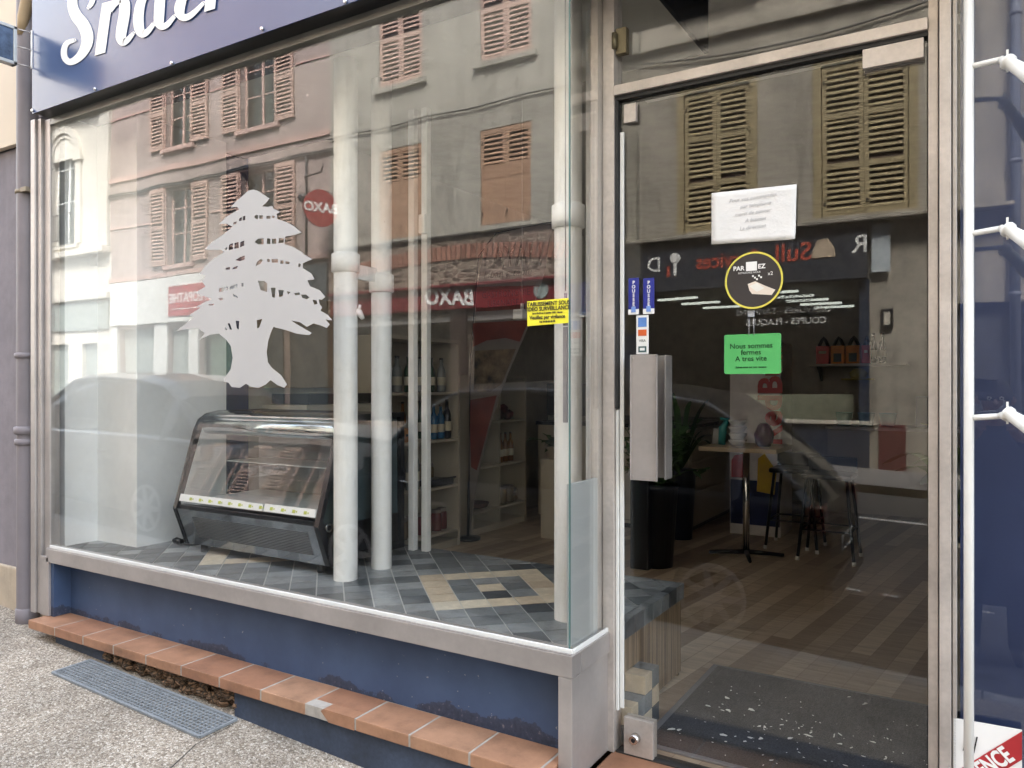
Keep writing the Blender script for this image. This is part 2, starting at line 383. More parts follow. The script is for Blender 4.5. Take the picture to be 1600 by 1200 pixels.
CARS = M('silver_car_paint', (.10, .105, .11), .3, .2, .08, 2, coat=1)
CARG = M('car_window_glass', (.012, .016, .016), .08, 0, .05, spec=.35)
SKIN = M('skin', (.45, .27, .19), .55)
CLOTH = M('navy_jacket_cloth', (.018, .024, .05), .85, 0, .2, 20)
HAIR = M('dark_hair', (.02, .014, .01), .6)
TROUS = M('black_trousers', (.015, .015, .018), .85)

# ================================================================ GROUND
def gz(x): return -.02 - .042 * x
def sheet(name, x0, x1, y0, y1, dz0, dz1, mat, nx=24, label=None):
    mb = MB(mat); n = []
    for i in range(nx+1):
        x = x0 + (x1-x0)*i/nx; n += [(x, y0, gz(x)+dz0), (x, y1, gz(x)+dz1)]
    mb.add(n, [(2*i, 2*i+2, 2*i+3, 2*i+1) for i in range(nx)])
    return obj(name, mb, kind='structure', label=label, fix=False)
sheet('pavement', -45, 14, -1.75, .6, -.045, 0, PEB)
kb = MB(KERB)
for i in range(59):
    x = -45 + i; kb.add([(x+.005,-1.9,gz(x)-.2),(x+.995,-1.9,gz(x+1)-.2),(x+.995,-1.75,gz(x+1)-.2),(x+.005,-1.75,gz(x)-.2),
                        (x+.005,-1.9,gz(x)-.05),(x+.995,-1.9,gz(x+1)-.05),(x+.995,-1.75,gz(x+1)-.043),(x+.005,-1.75,gz(x)-.043)],
                       [(0,3,2,1),(4,5,6,7),(0,1,5,4),(1,2,6,5),(2,3,7,6),(3,0,4,7)])
obj('kerb', kb, kind='structure')
sheet('road', -45, 14, -9.2, -1.85, .02, -.2, ASPH)
OG = lambda x: .17 if x > -6 else .17 - .042*(x+6)*.0
sheet('opposite_pavement', -45, 14, -10.85, -9.2, .22, .14, M('opposite_pavement_asphalt', (.20,.19,.18), .85, 0, .15, 4, fine=.2))
lm = MB(LINE)
def strip(mb, xa, xb, ya, yb, f):
    mb.add([(xa,ya,f(xa,ya)),(xb,ya,f(xb,ya)),(xb,yb,f(xb,yb)),(xa,yb,f(xa,yb))],[(0,1,2,3)])
rd = lambda x, y: gz(x) - .2 + (-1.85-y)/7.35*.22 + .004
strip(lm, -1.8, 1.2, -7.3, -7.18, rd)
for k in range(16): strip(lm, -3.9+k*.32, -3.9+k*.32+.2*random.uniform(.5,1), -4.0, -3.95, rd)
obj('road_marking', lm, kind='structure', fix=False)

# ================================================================ SHOP BUILDING
GY = 0.0; DY = .32; DF = .20            # window plane, door plane, inside floor height
shop = thing('shop_building', 'shop building in white plaster round the display window and glass door', 'building', (-2, .5, 0))
b = MB(MAUVE)                            # upper facade, return walls; unseen top slab and right block added against sky reflections
b.box(-4.86, 3, .02, .30, 3.235, 9.0); b.box(-4.86, 3, .30, .36, 3.62, 9.0); b.box(-4.86, 14, .30, .36, 9.0, 15); b.box(3.01, 14, .0, .3, -.6, 11); obj('upper_wall_and_added_blocks', b, shop)
b = MB(WHITE); b.box(-4.95, -4.80, .10, 7.6, 0, 3.7); b.box(-4.80, -4.72, .10, .30, .64, 3.24); obj('side_wall', b, shop)
b = MB(WHITE); b.rbox(-4.80, -4.31, .30, .94, .64, 3.24, .004); obj('boxed_column', b, shop)
b = MB(SOFFIT); b.box(-4.80, -1.16, .06, 1.25, 3.24, 3.32); b.box(-1.16, 1.6, .375, .50, 2.765, 2.80); obj('soffit', b, shop)
b = MB(M('warm_grey_inner_wall', (.46, .43, .36), .8)); b.box(-4.80, 3, 7.5, 7.65, 0, 3.7); b.box(2.9, 3.0, .4, 7.5, 0, 3.7); b.box(-4.80, -4.55, .94, 7.5, DF, 3.62); obj('inner_wall', b, shop)
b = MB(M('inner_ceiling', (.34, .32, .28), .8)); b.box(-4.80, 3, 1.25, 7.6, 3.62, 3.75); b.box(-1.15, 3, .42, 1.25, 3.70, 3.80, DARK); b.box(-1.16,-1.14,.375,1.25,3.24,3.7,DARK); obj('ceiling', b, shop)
b = MB(PLANK); b.add([(-4.8,.36,DF),(3,.36,DF),(3,7.6,DF),(-4.8,7.6,DF)],[(0,1,2,3)]); obj('floor', b, kind='structure', fix=False)
# window platform with slate and cream tiles laid on the diagonal
TZ = .65; plat = MB(GROUT, SLATE, CREAMT, WOODP)
def pback(x): return 1.22
plat.box(-4.72, -1.27, .055, 1.22, TZ-.05, TZ-.004, GROUT)
plat.box(-1.285, -1.262, .36, 1.20, DF+.02, TZ-.05, WOODP); plat.box(-4.72, -1.27, 1.18, 1.20, DF, TZ-.05, WOODP)
ts = .1252; ax = Vector((math.sqrt(.5), math.sqrt(.5))); ay = Vector((math.sqrt(.5), -math.sqrt(.5)))
A0 = Vector((-2.453, .645))              # left corner of the cream ring
def clip(poly, x0, x1, y0, y1):
    for ax_, lim, sgn in ((0, x0, 1), (0, x1, -1), (1, y0, 1), (1, y1, -1)):
        out = []
        for i in range(len(poly)):
            p, q = poly[i-1], poly[i]; dp, dq = (p[ax_]-lim)*sgn, (q[ax_]-lim)*sgn
            if (dp >= 0) != (dq >= 0): t = dp/(dp-dq); out.append((p[0]+(q[0]-p[0])*t, p[1]+(q[1]-p[1])*t))
            if dq >= 0: out.append(q)
        poly = out
        if len(poly) < 3: return []
    return poly
def cream(i, j):
    for di, dj in ((0, 0), (-9, -9)):
        a, c_ = i-di, j-dj
        if 0 <= a < 5 and 0 <= c_ < 5 and (a in (0, 4) or c_ in (0, 4) or (a == 2 and c_ == 2)): return True
    return False
for i in range(-30, 30):
    for j in range(-30, 30):
        g = .0032; o_ = A0 + ax*(i*ts) + ay*(j*ts)
        q = [o_+ax*g+ay*g, o_+ax*(ts-g)+ay*g, o_+ax*(ts-g)+ay*(ts-g), o_+ax*g+ay*(ts-g)]
        q = clip([(p.x, p.y) for p in q], -4.715, -1.29, .058, 1.205)
        if len(q) >= 3:
            plat.prism([(p[0], p[1], TZ-.003) for p in q], (0, 0, .0035+random.uniform(0,.0006)), CREAMT if cream(i, j) else SLATE)
# slate edging on the door side of the platform
for k in range(8): plat.rbox(-1.288, -1.245, .37+k*.104, .37+k*.104+.1, TZ-.07, TZ+.003, .002, SLATE)
obj('window_platform', plat, shop)
st = MB(SLATE, CREAMT)                   # little tiled steps beside the door
mts = [SLATE, CREAMT]
for sx0, sx1, sy0, sy1, h in ((-1.26, -1.17, .36, .50, 2), (-1.26, -1.17, .50, .66, 3)):
    for k in range(h):
        for q in range(2):
            ya = sy0 + (sy1-sy0)*q/2; st.rbox(sx0, sx1, ya+.001, ya+(sy1-sy0)/2-.001, DF+.005+k*.077, DF+.08+k*.077, .002, mts[(k+q+(sy0 > .4)) % 2])
obj('tiled_step', st, shop)
# blue plinth panel under the window
b = MB(BLUEP); b.box(-4.625, -1.285, .085, .13, .10, .60); b.box(-4.66, -4.625, -.015, .13, .268, .60); obj('base_panel', b, shop)
b = MB(M('faded_blue_plinth', (.05,.07,.115), .7, 0, .3, 4, .4, 30, .006, fine=.25)); b.box(-2.95, 3, -.085, .07, -.25, .214); b.box(-4.5,-3.98,-.07,.07,.0,.20); obj('plinth', b, shop)
b = MB(RUBG)
for k in range(260):
    x = random.uniform(-3.98, -2.93); r_ = random.uniform(.008, .034)
    c = Vector((x, random.uniform(-.075, -.02), gz(x)+random.uniform(0, .10)))
    b.loft([[c+Vector((math.cos(a)*q*r_*random.uniform(.7,1.2), math.sin(a)*q*r_*random.uniform(.7,1.1), h*r_*.8)) for a in [i*1.05 for i in range(6)]] for q, h in ((.4,-1),(1,-.3),(1,.4),(.4,1))], smooth=False)
b.box(-3.95, -2.9, .0, .07, -.05, .214); obj('broken_rubble', b, shop)
# terracotta ledge
LZ = .268; lt = MB(TERRA, MORT)
lt.box(-4.68, -1.294, -.1175, .084, LZ-.048, LZ-.0018, MORT)
x = -4.697; k = 0
seams = []
while x < -1.32:
    x2 = min(x+.272, -1.292); seams.append(x)
    if k == 8:                            # the chipped tile
        lt.rbox(x, x2, -.06, .083, LZ-.05, LZ, .004, TERRA)
        pr = [(x+.13, LZ-.05), (x2, LZ-.05), (x2, LZ), (x+.10, LZ), (x+.085, LZ-.012)]
        lt.prism([(p[0], -.12, p[1]) for p in pr], (0, .06, 0), TERRA)
        nb = MB(MORT)
        rr = []
        for yy, sc_ in ((-.105, .8), (-.062, 1)):
            rr.append([(x+.06+math.cos(a)*.062*random.uniform(.85,1.15), yy, LZ-.027+math.sin(a)*.020*sc_*random.uniform(.8,1.2)) for a in [i*.52 for i in range(12)]])
        lt.loft(rr, MORT, smooth=False)
    else: lt.rbox(x, x2, -.12+random.uniform(-.001,.001), .083, LZ-.05, LZ+random.uniform(-.0008,.0008), .005, TERRA)
    x += .281; k += 1
for k in range(5):                        # door step, lower
    x = -1.225 + k*.281; lt.rbox(x, x+.272, -.12, .10, DF-.05, DF, .005, TERRA); lt.rbox(x, x+.272, .108, .315, DF-.05, DF, .005, TERRA)
lt.box(-1.225, .2, -.11, .315, DF-.045, DF-.006, MORT)
obj('tile_ledge', lt, shop)
b = MB(BLUEP); b.box(.0, 3, .34, .38, -.2, .55); b.box(-.06, 3, .36, .40, .56, 4.1, NAVY); obj('inner_blue_panel', b, shop)
b = MB(M('threshold', (.03,.03,.03), .5)); b.box(-1.21, -.14, .30, .36, DF-.04, DF+.006); obj('door_threshold', b, shop)

# ================================================================ DISPLAY WINDOW
win = thing('display_window', 'wide aluminium framed display window with frameless glass corner', 'window', (-3, 0, .585))
fr = MB(ALU)
SZ0, SZ1 = .585, .672
fr.rbox(-4.68, -1.232, -.030, .045, SZ0, SZ1-.008, .003); fr.rbox(-4.68, -1.240, -.027, -.019, SZ1-.008, SZ1-.003, .0012); fr.box(-4.68, -1.243, -.017, -.012, SZ1-.0078, SZ1-.006, ALUD); fr.rbox(-4.68, -1.243, -.010, .0, SZ1-.008, SZ1+.008, .0015, PVC); fr.rbox(-4.68,-1.26,.010,.03,SZ1-.008,SZ1+.006,.0015)
fr.rbox(-4.843, -4.795, -.035, .06, LZ+.002, 3.20, .004); fr.rbox(-4.790, -4.752, -.022, .05, LZ+.002, 3.20, .003); fr.rbox(-4.747, -4.683, -.005, .05, SZ0+.02, 3.19, .003)
fr.rbox(-4.745, -4.655, -.030, .045, LZ+.002, SZ0+.03, .003)
obj('frame', fr, win)
hd = MB(M('grey_head_frame', (.30,.29,.26), .4, .5)); hd.rbox(-4.68, -1.20, -.012, .05, 3.15, 3.168, .003); hd.rbox(-4.68,-1.20,-.004,.05,3.170,3.232,.003); obj('head_rail', hd, win)
po = MB(ALU); po.rbox(-1.288, -1.232, -.030, .03, DF-.06, SZ0-.001, .003); obj('corner_post', po, win)
sp = MB(ALU); sp.rbox(-1.262, -1.240, .032, .30, DF+.002, SZ0-.002, .003); sp.rbox(-1.275, -1.232, .047, .30, SZ0, SZ1-.008, .003); sp.rbox(-1.247,-1.238,.0,.30,SZ1-.008,SZ1+.008,.0015,PVC); obj('side_panel', sp, win)
b = MB(GLASS, GLASS_EDGE); b.box(-4.69, -1.262, .001, .009, SZ1-.004, 3.152, GLASS); b.box(-1.2615, -1.2575, .001, .009, SZ1+.004, 3.15, GLASS_EDGE); obj('pane', b, win)
b = MB(GLASS); b.box(-1.256, -1.248, .001, .298, SZ1+.004, 3.15, GLASS); obj('side_pane', b, win)

# door and its frame
dr = thing('glass_door', 'frameless glass shop door in aluminium frame with big bar handle', 'door', (-.7, DY, DF))
b = MB(ALU)
b.rbox(-1.300, -1.268, .26, .37, DF, 4.2, .003, ALU2); b.rbox(-1.262, -1.215, .29, .37, DF, 4.2, .003, ALU2)
b.rbox(-.146, -.118, .30, .37, DF-.4, 4.2, .003, ALU2); b.rbox(-.114, -.082, .27, .37, DF-.4, 4.2, .003, ALU2); b.rbox(-.079, -.068, .29, .37, DF-.4, 4.2, .002, ALU2); b.rbox(-.118,-.114,.31,.36,DF-.4,4.2,.001,ALUD)
obj('door_frame', b, dr)
b = MB(ALU2); b.rbox(-1.214, -.147, .285, .37, 2.737, 2.776, .003); obj('transom', b, dr)
b = MB(ALUD); b.box(-1.214, -.147, .30, .36, 2.722, 2.735); b.box(-1.214, -1.203, .300, .345, 1.53, 2.72); obj('gasket', b, dr)
b = MB(GLASS_DOOR); b.box(-1.214, -.147, .33, .338, 2.778, 4.15); obj('transom_pane', b, dr)
leaf = MB(GLASS_DOOR); leaf.box(-1.200, -.150, .320, .330, DF+.012, 2.718); lf = obj('leaf', leaf, dr)
b = MB(PVC); b.rbox(-1.2135, -1.2025, .305, .34, .36, 1.525, .002); b.rbox(-1.199, -1.183, .312, .319, .37, 2.60, .002); obj('seal_strip', b, dr)
pj = MB(M('pavement_joint_tar', (.05,.045,.04), .9))
def onp(px, py):
    p = PZ(px, py, .05)
    for _ in range(6): p = PZ(px, py, gz(p.x) + .045*(p.y-.6)/2.35 + .0012)
    return p
for (ax1, ay1), (ax2, ay2), w_ in (((240, 1225), (306, 1163), .004), ((306, 1163), (372, 1128), .0025)):
    p, q = onp(ax1, ay1), onp(ax2, ay2); d = (q-p).normalized(); n_ = Vector((-d.y, d.x, 0))*w_; pj.add([p-n_, p+n_, q+n_*.6, q-n_*.6], [(0,1,2,3)])
obj('pavement_joint', pj, kind='structure', fix=False)
hx = PY(985, 600, .27).x; hx2 = PY(1027, 600, .27).x
b = MB(ALU); b.rbox(hx, hx2, .268, .276, 1.262, 1.735, .002); b.rbox(hx, hx+.006, .276, .319, 1.262, 1.735, .002)
b.rbox(hx+.001, hx+.004, .262, .268, 1.262, 1.735, .001); b.rbox(hx2-.004, hx2-.001, .262, .268, 1.262, 1.735, .001); [b.tube([(hx+.010+(hx2-hx-.02)*q, .268, z_), (hx+.010+(hx2-hx-.02)*q, .2655, z_)], .004, 10) for q in (0, 1) for z_ in (1.275, 1.722)]; b.rbox(hx, hx2+.01, .395, .403, 1.262, 1.735, .002); b.rbox(hx2+.004, hx2+.010, .331, .395, 1.262, 1.735, .002); obj('handle', b, dr)
lp = MB(ALU2); lx = -1.178; lp.rbox(lx, lx+.118, .300, .3195, DF+.005, DF+.145, .002); lp.rbox(lx, lx+.118, .331, .345, DF+.005, DF+.145, .002); lk = obj('lock_plate', lp, dr)
b = MB(CHROME); b.tube([(lx+.05, .299, DF+.075), (lx+.05, .272, DF+.075)], [.020, .017], 20); b.tube([(lx+.05,.2715,DF+.075),(lx+.05,.270,DF+.075)],[.008,.008],12,BLACK); obj('cylinder_lock', b, lk)
b = MB(ALU2); b.rbox(-.335, -.158, .295, .3195, 2.655, 2.718, .002); b.rbox(-.335, -.158, .331, .35, 2.655, 2.718, .002); obj('hinge_patch', b, dr)
b = MB(ALU2); b.rbox(-1.178, -1.128, .300, .3195, 2.628, 2.70, .002); obj('top_patch', b, dr)
b = MB(M('tarnished_brass', (.22,.19,.12), .4, .6)); b.rbox(-1.212, -1.168, .300, .33, 2.90, 3.0, .003); b.tube([(-1.213,.29,2.92),(-1.213,.29,2.98)],.010,10); obj('transom_latch', b, dr)

# right-hand side light
sw = thing('side_window', 'tall dark reflecting shop window right of the glass door', 'window', (1, .32, .4))
b = MB(GLASS_DOOR); b.box(-.067, 3, .322, .330, .10, 4.1); obj('pane', b, sw)
b = MB(ALU2); b.rbox(-.067, 3, .30, .35, .05, .10, .003); obj('frame', b, sw)

# fascia sign
SY_ = -.10
sg = thing('fascia_sign', 'blue shop fascia board with white script lettering above the display window', 'sign', (-3, SY_, 3.2))
sx0 = PY(50, 178, SY_).x; szb = 3.192
b = MB(SIGNB); b.rbox(sx0, 1.5, SY_, SY_+.006, szb, 4.05, .001); obj('board', b, sg)
b = MB(BLACK); b.box(sx0+.01, 1.5, SY_+.007, -.006, szb+.001, szb+.012); b.box(sx0+.01,sx0+.014,SY_+.007,.018,szb+.018,4.05); obj('return_panel', b, sg)
b = MB(CHROME)
for px, py in ((50.8+1.5, 173), (150, 139.5), (270, 99), (411, 45.5), (541, 3)):
    b = MB(CHROME); c = PY(px, py, SY_); b.tube([(c.x, SY_-.012, c.z), (c.x, SY_, c.z)], [.007, .009], 10); obj('screw', b, sg)

LS = lambda cx, cy_: (80 + cx/5.714, cy_/5.714)
strokes = [
 [(340,70,34),(372,20,44),(378,-50,44),(340,-110,44),(280,-135,50),(225,-100,70),(196,-20,84),(200,70,92),(235,150,104),(290,220,110),(326,310,108),(322,400,98),(275,490,78),(210,545,62),(160,552,56),(124,510,54),(122,440,52),(150,385,46),(212,362,36)],
 [(508,20,92),(478,230,92),(443,486,92)],
 [(530,100,50),(575,30,66),(625,-15,84),(660,20,92),(662,120,96),(640,250,96),(630,340,88),(648,380,66),(690,360,50),(742,300,30)],
 [(900,-70,60),(850,-50,70),(806,40,82),(788,160,92),(795,260,88),(822,305,70),(870,285,52),(925,215,36)],
 [(985,-60,90),(975,100,92),(972,200,86),(995,240,62),(1045,225,50),(1110,150,34)],
 [(1235,-60,60),(1190,-20,76),(1160,60,92),(1158,120,84),(1185,158,66),(1235,155,56),(1300,105,44),(1372,30,30)],
 [(1445,-160,92),(1440,-40,92),(1425,98,94)],
]
b = MB(LETW)
for n_, s_ in enumerate(strokes):
    P_ = smooth_loop(s_, 5, closed=False); L_, R_ = [], []
    for i, (x_, y_, w_) in enumerate(P_):
        a_ = P_[max(0, i-1)]; c_ = P_[min(len(P_)-1, i+1)]; dx, dy = c_[0]-a_[0], c_[1]-a_[1]; q = math.hypot(dx, dy) or 1
        nx_, ny_ = -dy/q, dx/q
        if len(s_) == 3: nx_, ny_ = (1, -.30)  # upright stems keep slanted flat ends
        L_.append((x_+nx_*w_/2, y_+ny_*w_/2)); R_.append((x_-nx_*w_/2, y_-ny_*w_/2))
    if len(s_) != 3:
        for end, lst in ((0, L_), (-1, L_)):
            x_, y_, w_ = P_[end]; o2 = P_[1] if end == 0 else P_[-2]; an = math.atan2(y_-o2[1], x_-o2[0])
            cap_ = [(x_+math.cos(an+t)*w_/2, y_+math.sin(an+t)*w_/2) for t in (-1.2, -.8, -.4, 0, .4, .8, 1.2)]
            if end == 0: capA = cap_
            else: capB = cap_
        if True:
            outline = capA[::1] + ([] ) 
        # quad strip plus caps, each stroke at its own depth
    yy = SY_-.0035-.0006*n_
    vsx = []; fsx = []
    for l_, r_ in zip(L_, R_):
        for q in (l_, r_):
            vsx.append(PY(*LS(*q), SY_) * 1.0)
    for v in vsx: v.y = yy
    fsx = [(2*i, 2*i+1, 2*i+3, 2*i+2) for i in range(len(L_)-1)]
    b.add(vsx, fsx)
    if len(s_) != 3:
        for q_, cap_ in ((0, capA), (-1, capB)):
            pts = [PY(*LS(*p), SY_) for p in cap_]; cen = PY(*LS(P_[q_][0], P_[q_][1]), SY_)
            for p in pts: p.y = yy-.0002
            b.add(pts, [list(range(len(pts)))])
o = obj('lettering', b, sg, fix=False)
md = o.modifiers.new('solid', 'SOLIDIFY'); md.thickness = .002; md.offset = 0

# projecting box sign at the left end of the fascia
ps = thing('projecting_sign', 'small square framed box sign projecting on thin rods beside the fascia', 'sign', (sx0, -.4, 3.6))
xs = sx0 - .02
def yz(px, py): p = PX(px, py, xs); return p.y, p.z
ya, za = yz(27, 42); yb, zb_ = yz(2, 33); yc, zc = yz(27, 102); 
b = MB(M('pale_grey_metal', (.55,.57,.56), .4, .4)); y0_ = ya; y1_ = ya-.36; zt, zbm = za, zc
th = .018
b.rbox(xs-.05, xs, y1_, y0_, zt-th, zt+.0, .002); b.rbox(xs-.05, xs, y1_, y0_, zbm, zbm+th, .002); b.rbox(xs-.05, xs, y0_-th, y0_, zbm, zt, .002); b.rbox(xs-.05, xs, y1_, y1_+th, zbm, zt, .002)
obj('frame', b, ps)
b = MB(M('blue_grey_sign_face', (.10,.15,.25), .15, 0, .5, 6)); b.box(xs-.045, xs-.008, y1_+.01, y0_-.01, zbm+.01, zt-.01); obj('face', b, ps)
b = MB(ALU)
for q in (0, .5, 1):
    z_ = zt-.012 + (zbm+.02-zt)*q; b = MB(ALU); b.tube([(xs, y0_, z_), (xs+.02, SY_, z_)], .004, 8); obj('rod', b, ps)
b = MB(LETW); b.rbox(sx0-.004, sx0+.008, SY_-.006, SY_-.001, zbm-.0, zt+.0, .001); obj('mounting_plate', b, ps)

# ---------------------------------------------------------------- neighbour and downpipe
nb_ = thing('neighbour_building', 'mauve roughcast wall of the next building with peach panel above', 'building', (-8, .1, 0))
b = MB(MAUVE); b.box(-22, -4.87, .09, .4, .46, 3.13); b.box(-22, -4.87, .12, .4, 3.13, 14); obj('wall', b, nb_)
b = MB(PEACH); b.rbox(-9, -5.0, .05, .089, 3.14, 4.6, .003); obj('panel', b, nb_)
b = MB(plaster('beige_stone_plinth', (.50,.42,.32), .2)); b.rbox(-22, -4.87, .07, .4, -.1, .46, .01); obj('plinth', b, nb_)
dp = thing('downpipe', 'mauve painted downpipe left of the display window', 'pipe', (-4.98, .0, .2))
b = MB(MAUVEP); b.tube([(-4.985, .02, .17), (-4.985, .02, 6)], .060, 20, cap=False)
b.lathe([(.06, 0), (.066, .005), (.066, .09), (.06, .095)], (-4.985, .02, .17)); obj('pipe', b, dp)
for py, h, w_, nm in ((556, .035, .071, 'collar'), (672, .05, .074, 'collar'), (690, .04, .07, 'collar')):
    z_ = PY(41, py, .02).z; b = MB(MAUVEP); b.lathe([(.060, -h/2), (w_, -h/2+.004), (w_, h/2-.004), (.060, h/2)], (-4.985, .02, z_)); obj(nm, b, dp)
b = MB(M('dirty_bracket', (.3,.25,.18), .6, .2)); z_ = PY(41, 302, .02).z; b.lathe([(.060, -.012), (.067, -.010), (.067, .010), (.060, .012)], (-4.985, .02, z_)); b.rbox(-4.94,-4.88,-.045,-.02,z_-.014,z_+.014,.002); obj('bracket', b, dp)
b = MB(M('tan_conduit', (.48,.36,.22), .6)); pts = [PY(px, py, -.02) for px, py in ((52,-30),(43,0),(37,28),(34,55))]
b.tube(pts, [.035,.036,.034,.025], 12); tag(obj('wrapped_cable', b), 'tan wrapped cable end in front of the mauve pipe top', 'cable')

# ---------------------------------------------------------------- grate in the pavement
gq = [PZ(px, py, .14) for px, py in ((103, 1048), (147, 1035), (372, 1125), (316, 1150))]
xm = [p.x for p in gq]; g0, g1 = -4.02, -2.78
g0 = PZ(125, 1041, .13).x; g1 = PZ(345, 1137, .09).x
gy0 = PZ(316, 1150, gz(-2.85)).y; gy1 = PZ(372, 1125, gz(-2.75)).y
gt = thing('pavement_grate', 'galvanised mesh grate let into the pavement under the tile ledge', 'grate', ((g0+g1)/2, (gy0+gy1)/2, gz((g0+g1)/2)))
zf = lambda x, y: gz(x) + .045*(y-.6)/2.35 + .0025
b = MB(STEEL)
def bar(xa, ya_, xb, yb_, w_, h=.006):
    d = Vector((xb-xa, yb_-ya_, 0)).normalized(); n_ = Vector((-d.y, d.x, 0))*w_/2
    P4 = [(xa, ya_, zf(xa, ya_)), (xb, yb_, zf(xb, yb_))]
    a, c = Vector(P4[0]), Vector(P4[1]); b.prism([a+n_, a-n_, c-n_, c+n_], (0, 0, h))
gy0 -= .0
for q in (0, 1): bar(g0, (gy0, gy1)[q], g1, (gy0, gy1)[q], .014, .010); bar((g0, g1)[q], gy0, (g0, g1)[q], gy1, .014, .010)
nn = 46
for k in range(1, nn): bar(g0+(g1-g0)*k/nn, gy0, g0+(g1-g0)*k/nn, gy1, .0055)
for k in range(1, 9): bar(g0, gy0+(gy1-gy0)*k/9, g1, gy0+(gy1-gy0)*k/9, .0055, .0075)
obj('mesh', b, gt)
b = MB(M('grate_pit', (.03,.035,.04), .9)); b.add([(g0,gy0,zf(g0,gy0)-.004),(g1,gy0,zf(g1,gy0)-.004),(g1,gy1,zf(g1,gy1)-.004),(g0,gy1,zf(g0,gy1)-.004)],[(0,1,2,3)]); obj('pit', b, gt, fix=False)

# ---------------------------------------------------------------- pipes behind the window
def pipe(name, label, x, y, r, z0, z1, square=False, collars=(), lab2=None):
    t = thing(name, label, 'pipe', (x, y, z0), None); b = MB(WHITEP)
    if square: b.rbox(x-r, x+r, y-r, y+r, z0, z1, .006)
    else: b.tube([(x, y, z0+q*(z1-z0)/6) for q in range(7)], r, 24, cap=False)
    obj('pipe', b, t)
    for zc_, h in collars:
        b = MB(WHITEP); b.lathe([(r, -h/2-.006), (r+.011, -h/2), (r+.011, h/2), (r, h/2+.006)], (x, y, zc_), 24); obj('collar', b, t)
    return t
G = 'white pipes standing in the display window'
pipe('white_pipe', 'thick round white pipe nearest the cedar decal', -2.717, .398, .059, TZ, 3.24, collars=[(2.23, .087)])['group'] = G
pipe('white_pipe', 'second thick white pipe, just right of the one by the cedar decal', -2.726, .677, .054, TZ, 3.24, collars=[(2.16, .09)])['group'] = G
b = MB(WHITEP); b.rbox(-2.73, -2.712, .45, .63, 2.16, 2.235, .004); tag(obj('pipe_clamp', b), 'white clamp bar joining the two thick pipes beside the cedar', 'clamp')
t = pipe('white_pipe', 'thin square white pipe, left one of the slim pair mid window', -2.86, 1.11, .021, TZ, 3.24, True); t['group'] = G
t = pipe('white_pipe', 'thin square white pipe, right one of the slim pair mid window', -2.775, 1.125, .021, TZ, 3.24, True); t['group'] = G
b = MB(WHITEP); b.rbox(-2.79, -2.745, 1.07, 1.10, 2.50, 2.61, .004); obj('bracket', b, t)
pipe('white_pipe', 'thick round white pipe in the window corner behind the yellow sticker', -1.469, .40, .058, TZ, 3.24, collars=[(2.32, .09)])['group'] = G
pipe('white_pipe', 'white pipe at the back of the side pane, above the grey board', -1.43, .60, .050, TZ, 3.24)['group'] = G
pipe('white_pipe', 'short white pipe against the door jamb above the grey board', -1.325, .44, .026, TZ, 3.24, True)['group'] = G
b = MB(GREYB); b.rbox(-1.285, -1.270, .03, .36, TZ+.003, 1.262, .002); tag(obj('grey_board', b), 'plain grey board standing behind the side pane', 'board')
b = MB(M('grey_rod', (.32,.30,.31), .5, .3)); rx, ry = -1.43, .30
b.tube([(rx, ry, 3.2), (rx, ry, 2.0)], .0025, 6); b.tube([(rx, ry, 1.99), (rx, ry, 1.86)], [.006, .011], 8); b.rbox(rx-.009, rx+.009, ry-.006, ry+.006, 1.47, 1.855, .002)
tag(obj('blind_rod', b), 'grey blind rod hanging in front of the corner pipe', 'rod')

q = PY(566, 492, .44); b = MB(WHITEP); b.tube([(q.x-.06, .42, q.z+.03), (q.x-.01, .43, q.z+.01), (q.x+.005, .44, q.z-.02)], [.014, .018, .010], 10); b.tube([(q.x-.012, .43, q.z+.02), (q.x-.005, .43, q.z+.05)], .007, 8)
obj('white_tap', b, label='small white tap sticking out of the pipe nearest the cedar', cat='tap')
q = PY(812, 490, 2.2); b = MB(M('pale_grey_case', (.62,.62,.60), .5)); b.rbox(q.x-.04, q.x+.04, 2.17, 2.24, q.z-.045, q.z+.03, .008); b.tube([(q.x+.02, 2.2, q.z+.03), (q.x+.02, 2.2, q.z+.07)], .012, 10); b.tube([(q.x+.02, 2.2, q.z+.07), (q.x+.02, 2.2, 3.62)], .0015, 5)
obj('security_camera', b, label='small pale camera hanging inside, left of the yellow notice', cat='camera')
# ---------------------------------------------------------------- cedar decal
CS = lambda cx, cy_: (260 + cx/3.529, 280 + cy_/3.529)
outer = [(450,64),(480,57),(510,66),(540,88),(568,106),(552,128),(528,150),(560,152),(585,148),(590,162),(627,180),(608,192),(612,220),(660,236),(705,260),(745,294),(705,308),(655,316),(650,358),(700,374),(745,400),(758,414),(805,441),(778,452),(752,464),(752,490),(800,520),(816,552),(778,558),(792,590),(845,612),(876,648),(858,664),(840,662),(845,690),(858,706),(850,726),(890,748),(915,778),(878,774),(900,800),(885,820),(850,806),(812,795),(775,814),(735,788),(688,780),(730,806),(775,832),(802,848),(786,860),(720,852),(645,828),(590,815),(576,845),(562,890),(553,950),(560,1010),(582,1040),(632,1080),(665,1132),(650,1150),(612,1135),(575,1108),(548,1132),(510,1150),(470,1146),(438,1128),(405,1150),(360,1146),(342,1122),(318,1116),(330,1082),(354,1050),(366,985),(355,920),(330,885),(290,852),(240,858),(180,886),(212,850),(175,822),(110,828),(50,838),(100,802),(150,762),(128,748),(200,700),(160,706),(215,676),(255,660),(190,640),(168,622),(215,592),(195,560),(215,530),(180,525),(212,480),(262,436),(320,402),(300,390),(212,387),(248,350),(318,302),(366,262),(330,245),(290,248),(328,210),(376,180),(402,166),(390,152),(355,156),(385,122),(425,88)]
